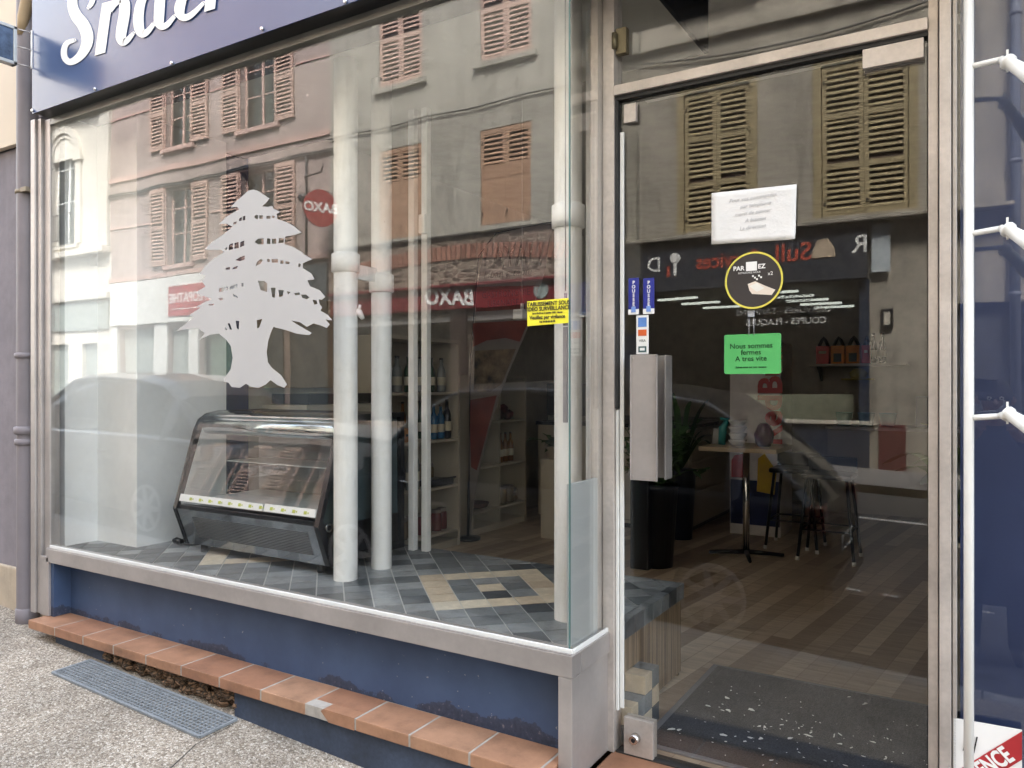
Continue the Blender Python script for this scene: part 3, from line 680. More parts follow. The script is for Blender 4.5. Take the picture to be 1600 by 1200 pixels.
def rect(a, b_, c, d): return [(a, b_), (c, b_), (c, d), (a, d)]
holes = [[(368,250),(370,238),(388,232),(386,246)], [(400,232),(402,216),(416,208),(416,228)], [(420,228),(421,206),(435,200),(435,226)],
 [(484,208),(492,198),(506,198),(506,220),(494,220)], rect(512,199,532,219), rect(552,202,574,218), [(583,200),(598,203),(596,214),(583,214)],
 [(322,392),(324,380),(336,374),(334,388)], [(343,392),(346,362),(366,352),(368,386)], [(374,384),(376,352),(398,346),(400,380)], [(406,376),(408,346),(430,338),(430,366)],
 [(486,346),(506,328),(536,326),(536,360),(506,360)], [(553,356),(555,326),(574,328),(574,358)], rect(582,328,606,356), [(617,352),(622,324),(650,326),(646,352)],
 [(380,446),(405,430),(432,420),(432,442),(405,452)], [(324,500),(330,488),(352,484),(350,498)], [(362,498),(370,486),(396,476),(390,492)],
 [(492,480),(500,456),(520,440),(532,446),(520,466)], rect(556,440,570,456), rect(580,440,616,460), rect(628,448,646,466), [(656,452),(680,456),(678,468),(656,466)], [(727,482),(730,462),(742,468),(738,486)],
 [(290,622),(292,602),(322,596),(320,618)], rect(326,592,340,612), [(348,610),(352,590),(392,578),(392,598)], rect(414,572,426,592),
 [(504,560),(540,562),(556,574),(556,622),(520,612)], [(576,598),(602,598),(598,655),(584,650)], [(618,610),(648,612),(642,645),(622,650)], [(662,618),(686,622),(672,636)], [(704,628),(735,624),(736,638),(710,640)], [(742,636),(770,636),(790,652),(775,662),(748,654)], [(806,664),(828,668),(834,688),(815,692)],
 [(365,632),(392,644),(396,656),(372,646)], [(232,690),(262,686),(260,694),(236,696)], [(285,658),(310,654),(318,664),(296,668)],
 [(338,794),(350,796),(362,830),(350,828)], [(382,780),(402,782),(400,830),(388,822)], [(498,778),(530,770),(512,818),(500,822)],
 [(326,812),(336,832),(324,830)]]
b = MB(DECAL); poly_holes(b, outer, holes, lambda x_, y_: PY(*CS(x_, y_), -.0005), .0008, DECAL)
tag(obj('cedar_decal', b), 'large frosted grey cedar tree decal on the display window', 'decal')
# yellow notice
ny = -.0015
p0 = PY(824, 468, ny); p1 = PY(888, 508, ny)
pA = [PY(823.5, 471, ny), PY(888, 465.5, ny), PY(888, 504.5, ny), PY(824, 509.5, ny)]
b = MB(YEL); b.prism([tuple(p) for p in pA], (0, .0012, 0)); ns = obj('notice_sticker', b, label='yellow video surveillance notice stuck in the corner of the display window', cat='sticker')
b = MB(INK); cx_ = (pA[0].x+pA[1].x)/2; zt_ = (pA[0].z+pA[1].z)/2; zb2 = (pA[2].z+pA[3].z)/2; hh = zt_-zb2
for q, s_, sz in ((.16, 'ETABLISSEMENT SOUS', .0205), (.36, 'VIDEO SURVEILLANCE', .0205), (.53, 'Loi n 95-73 du 21 janvier 1995 - decret', .0085), (.70, 'Veuillez par vigilance', .019), (.88, 'Tel. 04 00 00 00 00', .009)):
    text_mb(b, s_, TF(cx_, ny-.0018, zt_-hh*q, roll=-.0), sz, INK, .0006, .0004, sx=.92)
obj('lettering', b, ns)

# ---------------------------------------------------------------- things on the door
dyf = .3185
def card(mb, px0, py0, px1, py1, mat, y=dyf, th=.001, py0b=None, py1b=None):
    a = PY(px0, py0, y); c = PY(px1, py1, y); mb.box(a.x, c.x, y-th, y, min(a.z, c.z), max(a.z, c.z), mat); return a, c
a = [PY(1112, 302, .317), PY(1245, 288, .317), PY(1243, 374, .317), PY(1112, 382, .317)]
pm = MB(PAPER); nx_, nz_ = 14, 10; vv = []; ff = []
for i in range(nz_+1):
    for j in range(nx_+1):
        l_ = a[0].lerp(a[3], i/nz_); r_ = a[1].lerp(a[2], i/nz_); p = l_.lerp(r_, j/nx_); p.y = .3165 - .002*abs(math.sin(j*.9+i*.5)) - (.008 if (i == nz_ and j == nx_) else 0); vv.append(p)
for i in range(nz_):
    for j in range(nx_): k = i*(nx_+1)+j; ff.append((k, k+1, k+nx_+2, k+nx_+1))
pm.add(vv, ff, smooth=True); pn = obj('paper_note', pm, label='creased white handwritten paper taped high on the glass door', cat='note', fix=False)
md = pn.modifiers.new('solid', 'SOLIDIFY'); md.thickness = .0006
b = MB(M('faint_pencil', (.55,.55,.56), .7)); ce = (a[0]+a[1]+a[2]+a[3])/4
for q, s_ in enumerate(('Pour vos commandes', 'par telephone', 'merci de sonner', 'A bientot', 'La direction')):
    text_mb(b, s_, TF(ce.x+.01*(q % 2), .3125, ce.z+.062-.026*q, roll=.03), .019, b.mats[0], .0004, shear=.3)
obj('handwriting', b, pn)
# round decal
cc = PY(1177.5, 438, dyf); rr_ = abs(PY(1222, 438, dyf).x - PY(1133, 438, dyf).x)/2
rd_ = thing('round_decal', 'round black decal with yellow rim on the glass door', 'decal', tuple(cc))
def disc(mb, c, r, y, th, mat, n=48): mb.tube([(c.x, y, c.z), (c.x, y-th, c.z)], r, n, mat, smooth=False)
b = MB(M('dark_brown_vinyl', (.035,.03,.03), .4)); disc(b, cc, rr_*.97, .3190, .0010, b.mats[0]); obj('disc', b, rd_)
b = MB(M('pale_yellow_rim', (.72,.64,.10), .4))
n = 64; vv = []
for k in range(n):
    t_ = 2*math.pi*k/n
    for r_, y_ in ((rr_*.955, .3168), (rr_*1.02, .3168), (rr_*1.02, .3190), (rr_*.955, .3190)): vv.append((cc.x+math.cos(t_)*r_, y_, cc.z+math.sin(t_)*r_))
b.add(vv, [(4*k+i, 4*k+(i+1) % 4, 4*((k+1) % n)+(i+1) % 4, 4*((k+1) % n)+i) for k in range(n) for i in range(4)]); obj('rim', b, rd_)
b = MB(LETW)
text_mb(b, 'PAR', TF(cc.x-.052, .3172, cc.z+.045), .022, LETW, .0005, .0006); text_mb(b, 'EZ', TF(cc.x+.028, .3172, cc.z+.047), .022, LETW, .0005, .0006)
text_mb(b, 'RETROUVEZ-NOUS', TF(cc.x-.015, .3172, cc.z+.028), .009, LETW, .0005)
c0 = Vector((cc.x, 0, cc.z))
b.box(cc.x-.026, cc.x+.012, .3160, .3176, cc.z+.034, cc.z+.066)
text_mb(b, 'x2', TF(cc.x+.058, .3172, cc.z+.02), .018, LETW, .0005)
for k in range(5): b.box(cc.x-.005+.007*k, cc.x+.001+.007*k, .3168, .3176, cc.z+.012-.006*(k % 3), cc.z+.018-.006*(k % 3))
b.prism([(cc.x-.02, .3176, cc.z-.012), (cc.x+.006, .3176, cc.z-.004), (cc.x+.04, .3176, cc.z-.022), (cc.x+.075, .3176, cc.z-.038), (cc.x+.062, .3176, cc.z-.056), (cc.x+.03, .3176, cc.z-.052), (cc.x-.005, .3176, cc.z-.048), (cc.x-.014, .3176, cc.z-.035)], (0, -.0012, 0), M('pale_printed_hand', (.75,.66,.56), .5))
b.prism([(cc.x-.014, .3163, cc.z-.02), (cc.x+.012, .3163, cc.z-.010), (cc.x+.038, .3163, cc.z-.030), (cc.x+.012, .3163, cc.z-.042)], (0, -.0006, 0), M('pale_printed_card', (.78,.76,.70), .5))
obj('print', b, rd_)
# hanging green card
ga = [PY(1131.5, 524, .345), PY(1220.5, 519.5, .345), PY(1220.5, 584, .345), PY(1131.5, 584.5, .345)]
gc = thing('hanging_card', 'green closed sign hanging from a clip inside the glass door', 'sign', tuple(sum(ga, Vector())/4))
cr = .008; pts = []
for (p, dx, dz) in ((ga[0], 1, -1), (ga[1], -1, -1), (ga[2], -1, 1), (ga[3], 1, 1)):
    pass
x0_, x1_, z0_, z1_ = ga[0].x, ga[1].x, (ga[2].z+ga[3].z)/2, (ga[0].z+ga[1].z)/2
for cx_, cz_, a0 in ((x1_-cr, z1_-cr, 0), (x0_+cr, z1_-cr, 90), (x0_+cr, z0_+cr, 180), (x1_-cr, z0_+cr, 270)):
    for k in range(5): t_ = R(a0+22.5*k); pts.append((cx_+cr*math.cos(t_), .345, cz_+cr*math.sin(t_)))
b = MB(GRN); b.prism(pts, (0, .002, 0)); obj('card', b, gc)
gcx = (x0_+x1_)/2; ghz = z1_-z0_
b = MB(M('dark_green_ink', (.01,.10,.03), .5))
for q, s_, sz in ((.30, 'Nous sommes', .026), (.46, 'fermes', .026), (.62, 'A tres vite', .026), (.83, 'Suivez-nous sur nos reseaux', .0095)):
    text_mb(b, s_, TF(gcx-.004, .3440, z1_-ghz*q, roll=.01), sz, b.mats[0], .0006, .0003)
obj('lettering', b, gc)
ck = PY(1174, 492, .340)
b = MB(M('clear_clip', (.6,.63,.72), .2)); b.tube([(ck.x-.008, .340, ck.z), (ck.x-.010, .345, z1_-.006)], .0012, 6); b.tube([(ck.x+.008, .340, ck.z), (ck.x+.008, .345, z1_-.006)], .0012, 6); b.rbox(ck.x-.012, ck.x+.012, .332, .345, ck.z-.008, ck.z+.016, .004); obj('hook', b, gc)
# blue vertical stickers
for (xa, ya_, xb, yb_, lb) in ((982, 435, 998.5, 491, 'left narrow blue pull sticker on the door above the handle'), (1005, 435, 1022.5, 490, 'right narrow blue pull sticker on the door above the handle')):
    b = MB(BLUEST); p, q = card(b, xa, ya_, xb, yb_, BLUEST); o = obj('pull_sticker', b, label=lb, cat='sticker', group='blue stickers above the door handle')
    b = MB(LETW); cx_ = (p.x+q.x)/2; b.box(p.x, q.x, dyf-.0022, dyf-.0012, q.z, q.z+.020, LETW)
    b.rbox(cx_-.009, cx_+.009, dyf-.0036, dyf-.0024, q.z+.008, q.z+.03, .0004, M('light_blue_vinyl', (.2,.35,.75), .4))
    for k, ch in enumerate('POUSSEZ'): text_mb(b, ch, TF(cx_, dyf-.0016, p.z-.018-.0165*k), .018, LETW, .0005, .0006)
    obj('lettering', b, o)
b = MB(LETW); p, q = card(b, 994.5, 493, 1013.5, 553, LETW); o = obj('card_sticker', b, label='white strip sticker of payment card marks above the door handle', cat='sticker')
cx_ = (p.x+q.x)/2; hz = (p.z-q.z); b = MB(M('light_blue_vinyl2', (.12,.27,.65), .4))
b.box(cx_-.017, cx_+.017, dyf-.0024, dyf-.0014, p.z-hz*.30, p.z-hz*.06, b.mats[0]); b.box(cx_-.017, cx_+.017, dyf-.0024, dyf-.0014, p.z-hz*.53, p.z-hz*.37, M('orange_print', (.65,.12,.03), .4))
b.box(cx_-.016, cx_+.016, dyf-.0024, dyf-.0014, p.z-hz*.95, p.z-hz*.80, M('teal_dark_print', (.05,.12,.12), .4)); b.box(cx_-.010, cx_+.010, dyf-.003, dyf-.0025, p.z-hz*.91, p.z-hz*.84, LETW)
text_mb(b, 'VISA', TF(cx_, dyf-.0018, p.z-hz*.66), .014, INK, .0005)
obj('print', b, o)

# ---------------------------------------------------------------- white pole with clamp arms, agency sign
wp = thing('white_pole', 'white plastic pole with three jointed side arms right of the door', 'pole', (-.03, .17, 0))
pxl, pxr = PY(1505.5, 600, .17).x, PY(1522, 600, .17).x; pr = (pxr-pxl)/2; pcx = (pxl+pxr)/2
b = MB(PVC); b.tube([(pcx, .17, -.1), (pcx, .17, 1.5), (pcx, .17, 4)], pr, 20); obj('pole', b, wp)
for py_ in (100, 362, 650):
    z_ = PY(1522, py_, .17).z; b = MB(PVC)
    e0 = PY(1522, py_+3, .17); e1 = PY(1564, py_-7 if py_ < 200 else (py_-5 if py_ < 500 else py_), .15); e2 = PY(1574, py_-4, .14); e3 = PY(1600, py_+12, .10); e4 = PY(1625, py_+30, .06)
    b.tube([e0-Vector((.01,0,0)), e1], .0085, 12); b.tube([e1, e2], [.011, .009], 12); a_ = obj('arm', b, wp)
    b = MB(PVC); b.tube([e2-(e3-e2)*.1, e2, e2+(e3-e2)*.12, e2+(e3-e2)*.16, e3, e4], [.010, .022, .022, .016, .020, .022], 14); b.rbox(e2.x-.003, e2.x+.003, e2.y-.004, e2.y+.004, e2.z-.03, e2.z+.033, .001); obj('socket', b, a_)
q = [PY(1490, 1122, .29), PY(1597, 1141, .29), PY(1597, 1330, .29), PY(1490, 1330, .29)]
b = MB(LETW); b.prism([tuple(p) for p in q], (0, .004, 0)); ag = obj('agency_sign', b, label='white board with red diagonal AGENCE banner at the right edge', cat='sign')
b = MB(REDP)
r4 = [PY(1492, 1207, .287), PY(1597, 1143, .287), PY(1597, 1187, .287), PY(1492, 1251, .287)]
b.prism([tuple(p) for p in r4], (0, .002, 0)); obj('banner', b, ag)
b = MB(LETW); d_ = PY(1597, 1165, .2855)-PY(1500, 1224, .2855); ang = math.atan2(d_.z, d_.x)
c_ = PY(1557, 1200, .2855)
text_mb(b, 'AGENCE', TF(PY(1540,1200,.2855).x, .2855, PY(1540,1200,.2855).z, roll=ang), .066, LETW, .001, .002, sx=.66)
text_mb(b, 'AV', TF(PY(1516,1164,.2855).x, .2865, PY(1516,1164,.2855).z), .072, INK, .001, .001, sx=.42); obj('lettering', b, ag)

# ================================================================ DISPLAY CASE
dc = thing('display_case', 'black countertop refrigerated display case with curved glass front, empty', 'display case', (-3.4, .6, TZ))
XL, XR = -3.95, -2.85
prof = [(.39,.70),(.31,.915),(.325,.955),(.445,1.36),(.475,1.42),(.53,1.455),(.62,1.470),(.98,1.470),(.98,.70)]
prof = [(y, z-.002) for y, z in prof]
def inset(pr, d):
    c = Vector((sum(p[0] for p in pr)/len(pr), sum(p[1] for p in pr)/len(pr))); out = []
    for p in pr: v = Vector(p)-c; out.append(tuple(c + v*(1-d/v.length)))
    return out
CASEB = M('gloss_black_case', (.012,.013,.016), .18, 0, .1, 5); SMK = M('smoked_side_glass', (.05,.07,.075), .05)
b = MB(CASEB)
for xa, xb in ((XL-.028, XL), (XR, XR+.032)):
    inn = inset(prof, .045); n = len(prof)
    for i in range(n):
        j = (i+1) % n; A_, B_, C_, D_ = prof[i], prof[j], inn[j], inn[i]
        b.prism([(xa, A_[0], A_[1]), (xa, B_[0], B_[1]), (xa, C_[0], C_[1]), (xa, D_[0], D_[1])], (xb-xa, 0, 0))
b.prism([(XR+.002, .40, .70), (XR+.002, .34, .90), (XR+.002, .93, .90), (XR+.002, .93, .70)], (.022, 0, 0))
b.rbox(XL, XR, .93, .975, .70, 1.465, .004); b.rbox(XL, XR, .72, .975, 1.452, 1.466, .004); b.rbox(XL, XR, .325, .37, .915, .935, .003)
obj('frame', b, dc)
b = MB(SMK); b.prism([(XR+.004,)+q for q in inset(prof, .05)], (.006, 0, 0)); obj('side_glass', b, dc)
b = MB(M('grey_marbled_front', (.34,.36,.38), .10, .75, .35, 3)); b.prism([(XL, .392, .702), (XL, .314, .914), (XL, .93, .914), (XL, .93, .702)], (XR-XL, 0, 0)); bd = obj('base', b, dc)
b = MB(M('dark_grille', (.15,.16,.17), .3, .5))
for k in range(14): q = .03+k*.009; b.box(XL+.12, XR-.06, .3835-q*.36-.003, .386-q*.36, .722+q, .727+q)
d_ = obj('grille', b, bd)
b = MB(GLASS_CASE); cur = smooth_loop([prof[2], prof[3], prof[4], prof[5], prof[6]], 4, closed=False)
for i in range(len(cur)-1):
    p, q = cur[i], cur[i+1]; b.prism([(XL+.001, p[0], p[1]), (XL+.001, q[0], q[1]), (XL+.001, q[0]+.003, q[1]-.004), (XL+.001, p[0]+.003, p[1]-.004)], (XR-XL-.002, 0, 0))
obj('curved_glass', b, dc)
b = MB(M('polished_steel_trim', (.70,.72,.74), .12, .9)); b.tube([(XL+.002, .53, 1.375), (XR-.002, .53, 1.375)], .045, 16); b.rbox(XL+.002, XR-.002, .56, .72, 1.40, 1.445, .01); obj('lamp_rail', b, dc)
b = MB(M('steel_shelf', (.62,.63,.63), .3, .3)); b.rbox(XL+.002, XR-.002, .37, .925, .945, .955, .002); b.rbox(XL+.05, XR-.05, .62, .92, 1.16, 1.166, .002); obj('shelf', b, dc)
b = MB(M('tan_inner_back', (.30,.26,.24), .5)); b.box(XL+.004, XR-.004, .90, .928, .96, 1.44); obj('back_panel', b, dc)
b = MB(LETW, M('yellow_green_mark', (.55,.60,.12), .5)); 
def slant(x0, x1, z0, z1, o, mat):
    f = lambda z: .325 + (z-.953)*.296 - o
    b.add([(x0, f(z0), z0), (x1, f(z0), z0), (x1, f(z1), z1), (x0, f(z1), z1)], [(0,1,2,3)], mat)
slant(XL+.01, XL+.56, .957, .996, .0025, LETW); slant(XL+.40, XL+.708, .956, .992, .0032, LETW); slant(XL+.717, XR-.005, .956, .995, .0025, LETW)
for k in range(12): x = XL+.10+k*.083; slant(x, x+.022, .966, .982, .004, b.mats[1]); slant(x+.026, x+.036, .970, .978, .004, b.mats[1])
obj('price_strip', b, dc, fix=False)
b = MB(CHROME); b.tube([(XR+.032, .38, .90), (XR+.04, .38, .90)], .022, 18); b.tube([(XR+.040,.38,.90),(XR+.041,.38,.90)],.013,14,BLACK); obj('side_knob', b, dc)
for xa, ya_ in ((XL+.08, .44), (XR-.08, .44), (XL+.08, .9), (XR-.08, .9)):
    b = MB(BLACK); b.tube([(xa, ya_, TZ), (xa, ya_, .70)], .02, 12); obj('foot', b, dc)
b = MB(BLACK); pts = smooth_loop([(-3.96,.56,.68),(-4.0,.54,.67),(-4.04,.50,.662),(-4.10,.47,.663),(-4.14,.47,.668)], 4, closed=False); b.tube(pts, .006, 8); b.tube([(-4.12,.47,.672),(-4.17,.465,.678)], [.019,.022], 12); b.tube([(-4.17,.465,.678),(-4.19,.463,.679)],[.014,.012],10)
tag(obj('power_plug', b), 'black power plug and cord lying left of the display case', 'plug')

# ================================================================ SHOP INTERIOR
BOT = [(.0001,0),(.034,.002),(.036,.02),(.036,.17),(.030,.20),(.014,.235),(.013,.285),(.016,.287),(.016,.30),(.0001,.301)]
JAR = [(.0001,0),(.045,.002),(.048,.02),(.048,.11),(.040,.125),(.040,.128),(.043,.129),(.043,.15),(.0001,.151)]
def bottle_col(name, col, rough=.1): return M(name, col, rough, 0, .1)
BG = [bottle_col('green_bottle_glass', (.02,.06,.03)), bottle_col('amber_bottle', (.20,.08,.02)), bottle_col('blue_bottle', (.02,.13,.28)), bottle_col('dark_wine_bottle', (.015,.012,.02)), bottle_col('clear_grey_bottle', (.25,.27,.27))]
CAPM = M('dark_cap', (.05,.05,.05), .4); LABM = M('cream_label', (.62,.58,.46), .6)
def make_bottle(k, h=1.0):
    t = thing('bottle', 'x', 'bottle', (0, 0, 0)); b = MB(BG[k]); b.lathe([(r_, z*h) for r_, z in BOT[:-3]], n=12); obj('glass_body', b, t)
    b = MB(CAPM); b.lathe([(.015, .285*h), (.016, .30*h), (.001, .301*h)], n=10); obj('cap', b, t)
    b = MB(LABM); b.lathe([(.0365, .06*h), (.037, .061*h), (.037, .13*h), (.0365, .131*h)], n=12); obj('label', b, t); return t
def make_jar(col, nm):
    t = thing('jar', 'x', 'jar', (0, 0, 0)); b = MB(M(nm, col, .2)); b.lathe(JAR[:6], n=14); obj('glass_body', b, t)
    b = MB(M(nm+'_lid', (.28,.24,.22), .35, .5)); b.lathe([(.042,.126),(.043,.129),(.043,.15),(.001,.151)], n=14); obj('lid', b, t); return t
used = set()
def place(src, loc, label, group, rz=0, sc=None):
    if src.name not in used:
        used.add(src.name); src.location = loc; src.rotation_euler = (0, 0, rz); src['label'] = label; src['group'] = group
        if sc: src.scale = sc
        return src
    return dup(src, loc, rz, label, group, scale=sc)
B_ = [make_bottle(k) for k in range(5)]; J1 = make_jar((.16,.03,.035), 'dark_red_preserve'); J2 = make_jar((.22,.17,.11), 'brown_preserve')
# bookcase 1 on the left wall
def bookcase(name, label, x0, x1, ya, yb, zb, ztop, shelves, dividers=()):
    t = thing(name, label, 'bookcase', ((x0+x1)/2, (ya+yb)/2, zb))
    b = MB(CREAM); b.rbox(x0, x1, ya, ya+.03, zb, ztop, .002); b.rbox(x0, x1, yb-.03, yb, zb, ztop, .002); b.rbox(x0, x1, ya+.03, yb-.03, ztop-.03, ztop, .002); b.box(x0, x0+.012, ya+.03, yb-.03, zb, ztop-.03); b.rbox(x0+.03,x1-.01,ya+.03,yb-.03,zb,zb+.06,.002)
    obj('carcass', b, t)
    for z in shelves:
        b = MB(CREAM); b.rbox(x0+.012, x1-.003, ya+.031, yb-.031, z-.022, z, .002); obj('shelf', b, t)
    for y in dividers:
        b = MB(CREAM); b.rbox(x0+.012, x1-.006, y-.012, y+.012, zb+.061, ztop-.031, .002); obj('divider', b, t)
    return t
bookcase('bookcase', 'cream open bookcase of jars and bottles behind the slim pipes', -4.35, -3.98, 2.15, 3.17, DF, 2.02, (.35, .745, 1.15, 1.56))
bookcase('bookcase', 'farther cream bookcase with a middle divider behind the flag banner', -4.45, -4.08, 3.50, 4.52, DF, 1.72, (.42, .84, 1.27), (4.0,))
words = ['first', 'second', 'third', 'fourth', 'fifth', 'sixth', 'seventh', 'eighth', 'ninth', 'tenth', 'eleventh', 'twelfth']
for k in range(12): place(B_[4 if k % 4 else 0], (-4.08-.05*(k % 2), 2.26+k*.076, 1.56), words[k]+' small bottle from the left on the top shelf of the near bookcase', 'bottle row on the top shelf of the near bookcase')
for q in (2.90, 3.0): place(B_[2], (-4.07, q, 1.15), ('left' if q < 2.95 else 'right')+' blue bottle of the pair on the middle shelf of the near bookcase', 'pair of blue bottles on the middle shelf')
place(B_[3], (-4.06, 3.08, 1.15), 'dark wine bottle with cream label right of the blue bottles', 'wine bottle', sc=(1.1,1.1,1.15))
for k in range(4): place(B_[4], (-4.07, 2.36+k*.1, .745), words[k]+' tall clear bottle from the left on the third shelf of the near bookcase', 'clear bottles on the third shelf of the near bookcase', sc=(.8,.8,1.15))
for k in range(4): place(J1, (-4.07-.02*(k % 2), 2.72+k*.108, .35), words[k]+' dark red preserve jar from the left on the lowest shelf of the near bookcase', 'dark red jars on the lowest shelf', sc=(1,1,1.25))
for k in range(4): place(J2, (-4.07, 2.25+k*.11, .35), words[k]+' brown preserve jar from the left, left of the dark red jars', 'brown jars on the lowest shelf', sc=(1,1,1.2))
b = MB(M('orange_cardboard', (.50,.24,.11), .6)); b.rbox(-4.25, -4.02, 2.24, 2.62, 1.153, 1.26, .004); o = obj('carton', b, label='low orange carton on the middle shelf of the near bookcase', cat='box'); b = MB(BLACK); b.box(-4.018, -4.016, 2.46, 2.58, 1.20, 1.22); obj('printed_mark', b, o)
b = MB(BLACK); b.rbox(-4.25, -4.0, 2.78, 3.10, .748, .80, .004); b.rbox(-4.0,-3.985,2.76,3.12,.80,.815,.003); obj('black_tray', b, label='flat black tray on the third shelf right of the clear bottles', cat='tray')
for k in range(3): place(B_[1], (-4.16, 4.12+k*.10, .84), words[k]+' amber bottle from the left on the second shelf of the far bookcase', 'amber bottles in the far bookcase', sc=(.9,.9,1.0))
for k in range(2): place(J2, (-4.16, 4.14+k*.14, .42), words[k]+' brown jar from the left on the lowest shelf of the far bookcase', 'jars in the far bookcase', sc=(1.2,1.2,1.2))
b = MB(CHROME); b.lathe([(.03,0),(.05,.02),(.055,.09),(.04,.14),(.02,.15)], (-4.16, 4.38, .42)); b.tube([(-4.12,4.33,.50),(-4.08,4.30,.53),(-4.10,4.34,.55)],.008,8); obj('coffee_pot', b, label='chrome coffee pot on the lowest shelf of the far bookcase', cat='pot')
b = MB(M('dark_weave', (.10,.05,.04), .8)); b.lathe([(.05,0),(.12,.02),(.14,.06),(.13,.062)], (-4.22, 3.76, .42)); obj('woven_basket', b, label='shallow dark woven basket low in the far bookcase', cat='basket')
b = MB(M('dark_crimson', (.12,.03,.03), .6)); 
for k in range(7): a = k*.9; b.lathe([(.01,0),(.045,.03),(.05,.07),(.01,.10)], (-4.2+.05*math.cos(a), 4.25+.07*math.sin(a), 1.27+.06*(k > 3)), 8)
obj('dried_flowers', b, label='bunch of dark dried flowers on the upper shelf of the far bookcase', cat='dried flowers')
for k in range(3): place(J2, (-4.22, 2.80+k*.11, .745), words[k]+' brown jar from the left, behind the flat black tray', 'brown jars behind the black tray')
for k in range(3): place(B_[(1, 4, 0)[k]], (-4.22, 2.66+k*.12, 1.15), ('amber bottle behind the blue pair on the middle shelf', 'clear bottle behind the blue pair on the middle shelf', 'green bottle behind the wine bottle on the middle shelf')[k], 'bottles at the back of the middle shelf', sc=(.9,.9,1.1))
for k in range(5): place(J2 if k % 2 else J1, (-4.22, 2.30+k*.11, .745), words[k]+' small jar from the left behind the tall clear bottles', 'jars behind the tall clear bottles', sc=(.9,.9,1))
# drawer cabinet left of bookcase, seen between the pipes
cb = thing('drawer_cabinet', 'cream drawer cabinet with dark labels seen between the two thick pipes', 'cabinet', (-4.2, 1.8, DF))
b = MB(CREAM); b.rbox(-4.45, -3.99, 1.35, 2.12, .85, 1.48, .004); b.rbox(-4.45, -3.97, 1.33, 2.13, .82, .85, .004); obj('carcass', b, cb)
b = MB(M('navy_fridge_front', (.02,.025,.05), .3)); b.rbox(-4.45, -4.0, 1.35, 2.12, DF, .815, .004); obj('base', b, cb)
for z0 in (.88, 1.08, 1.28):
    b = MB(CREAM); b.rbox(-3.989, -3.975, 1.37, 2.10, z0, z0+.175, .003); d_ = obj('drawer', b, cb)
    for y in (1.5, 1.75, 1.98): b = MB(NAVY); b.rbox(-3.974, -3.971, y-.05, y+.03, z0+.06, z0+.13, .001); obj('label_holder', b, d_)
b = MB(BLACK); b.rbox(-4.4, -4.02, 1.4, 2.1, 1.484, 1.56, .006); obj('sound_bar', b, label='long black box lying on the drawer cabinet', cat='box')
b = MB(M('tan_wall_panel', (.42,.32,.20), .6)); b.rbox(-4.54, -4.50, 1.3, 2.12, 1.60, 2.3, .004); obj('wall_panel', b, label='tan wooden wall panel above the drawer cabinet', cat='panel')
b = MB(NAVY); b.rbox(-4.545, -4.50, .95, 1.28, .7, 3.3, .004); obj('navy_panel', b, label='tall navy panel on the wall behind the cedar decal', cat='panel')
# feather flag
fl = thing('flag_banner', 'tapering grey feather flag advertising Lebanese food, standing by the far bookcase', 'flag', tuple(PY(733, 845, 3.4)))
fy = 3.38
fo = [(735,830),(733,700),(737,560),(745,450),(757,385),(780,366),(820,355),(862,350),(852,420),(838,470),(822,520),(800,570),(780,620),(762,680),(748,740),(738,800)]
FLG = M('grey_flag_cloth', (.20,.175,.165), .75, 0, .12, 4); FLR = M('dull_red_flag_print', (.17,.035,.028), .75, 0, .25, 5)
b = MB(FLG); b.prism([tuple(PY(x, y, fy)) for x, y in fo], (0, .004, 0)); fg = obj('cloth', b, fl)
b = MB(FLR)
b.prism([tuple(PY(x, y, fy-.004)) for x, y in [(745,448),(843,446),(832,482),(743,487)]], (0, .002, 0)); b.prism([tuple(PY(x, y, fy-.004)) for x, y in [(739,505),(826,500),(812,534),(790,528),(760,532),(739,542)]], (0,.002,0))
b.prism([tuple(PY(x, y, fy-.004)) for x, y in [(734,660),(735,625),(776,618),(762,670),(745,735),(736,730)]], (0,.002,0)); obj('red_print', b, fg)
b = MB(INK); q = PY(800, 402, fy-.008); text_mb(b, 'LAYALI', TF(q.x, fy-.008, q.z), .27, INK, .002, .002, sx=.72)
q = PY(792, 427, fy-.008); text_mb(b, 'Liban a table', TF(q.x, fy-.008, q.z), .10, INK, .002, 0, shear=.3)
q = PY(790, 459, fy-.008); text_mb(b, 'GASTRONOMIE', TF(q.x, fy-.008, q.z), .085, INK, .002, 0, sx=.85)
q = PY(786, 474, fy-.008); text_mb(b, 'LIBANAISE', TF(q.x, fy-.008, q.z), .085, INK, .002, 0, sx=.85); obj('lettering', b, fg)
b = MB(M('food_photo_print', (.17,.12,.07), .7, 0, .8, 9)); b.prism([tuple(PY(x, y, fy-.004)) for x, y in [(742,548),(806,545),(784,600),(766,612),(740,612)]], (0,.002,0)); obj('photo_print', b, fg)
b = MB(BLACK); q0 = PY(733, 752, fy+.01); q1 = PY(731, 842, fy+.01); b.tube([q1, q0], .014, 10); b.tube([q0, PY(735, 560, fy+.012), PY(748, 400, fy+.012), PY(775, 364, fy+.012), PY(862, 347, fy+.012)], .006, 8); b.lathe([(.12, 0), (.12, .02), (.02, .03)], (q1.x, q1.y, DF)); obj('pole', b, fl)
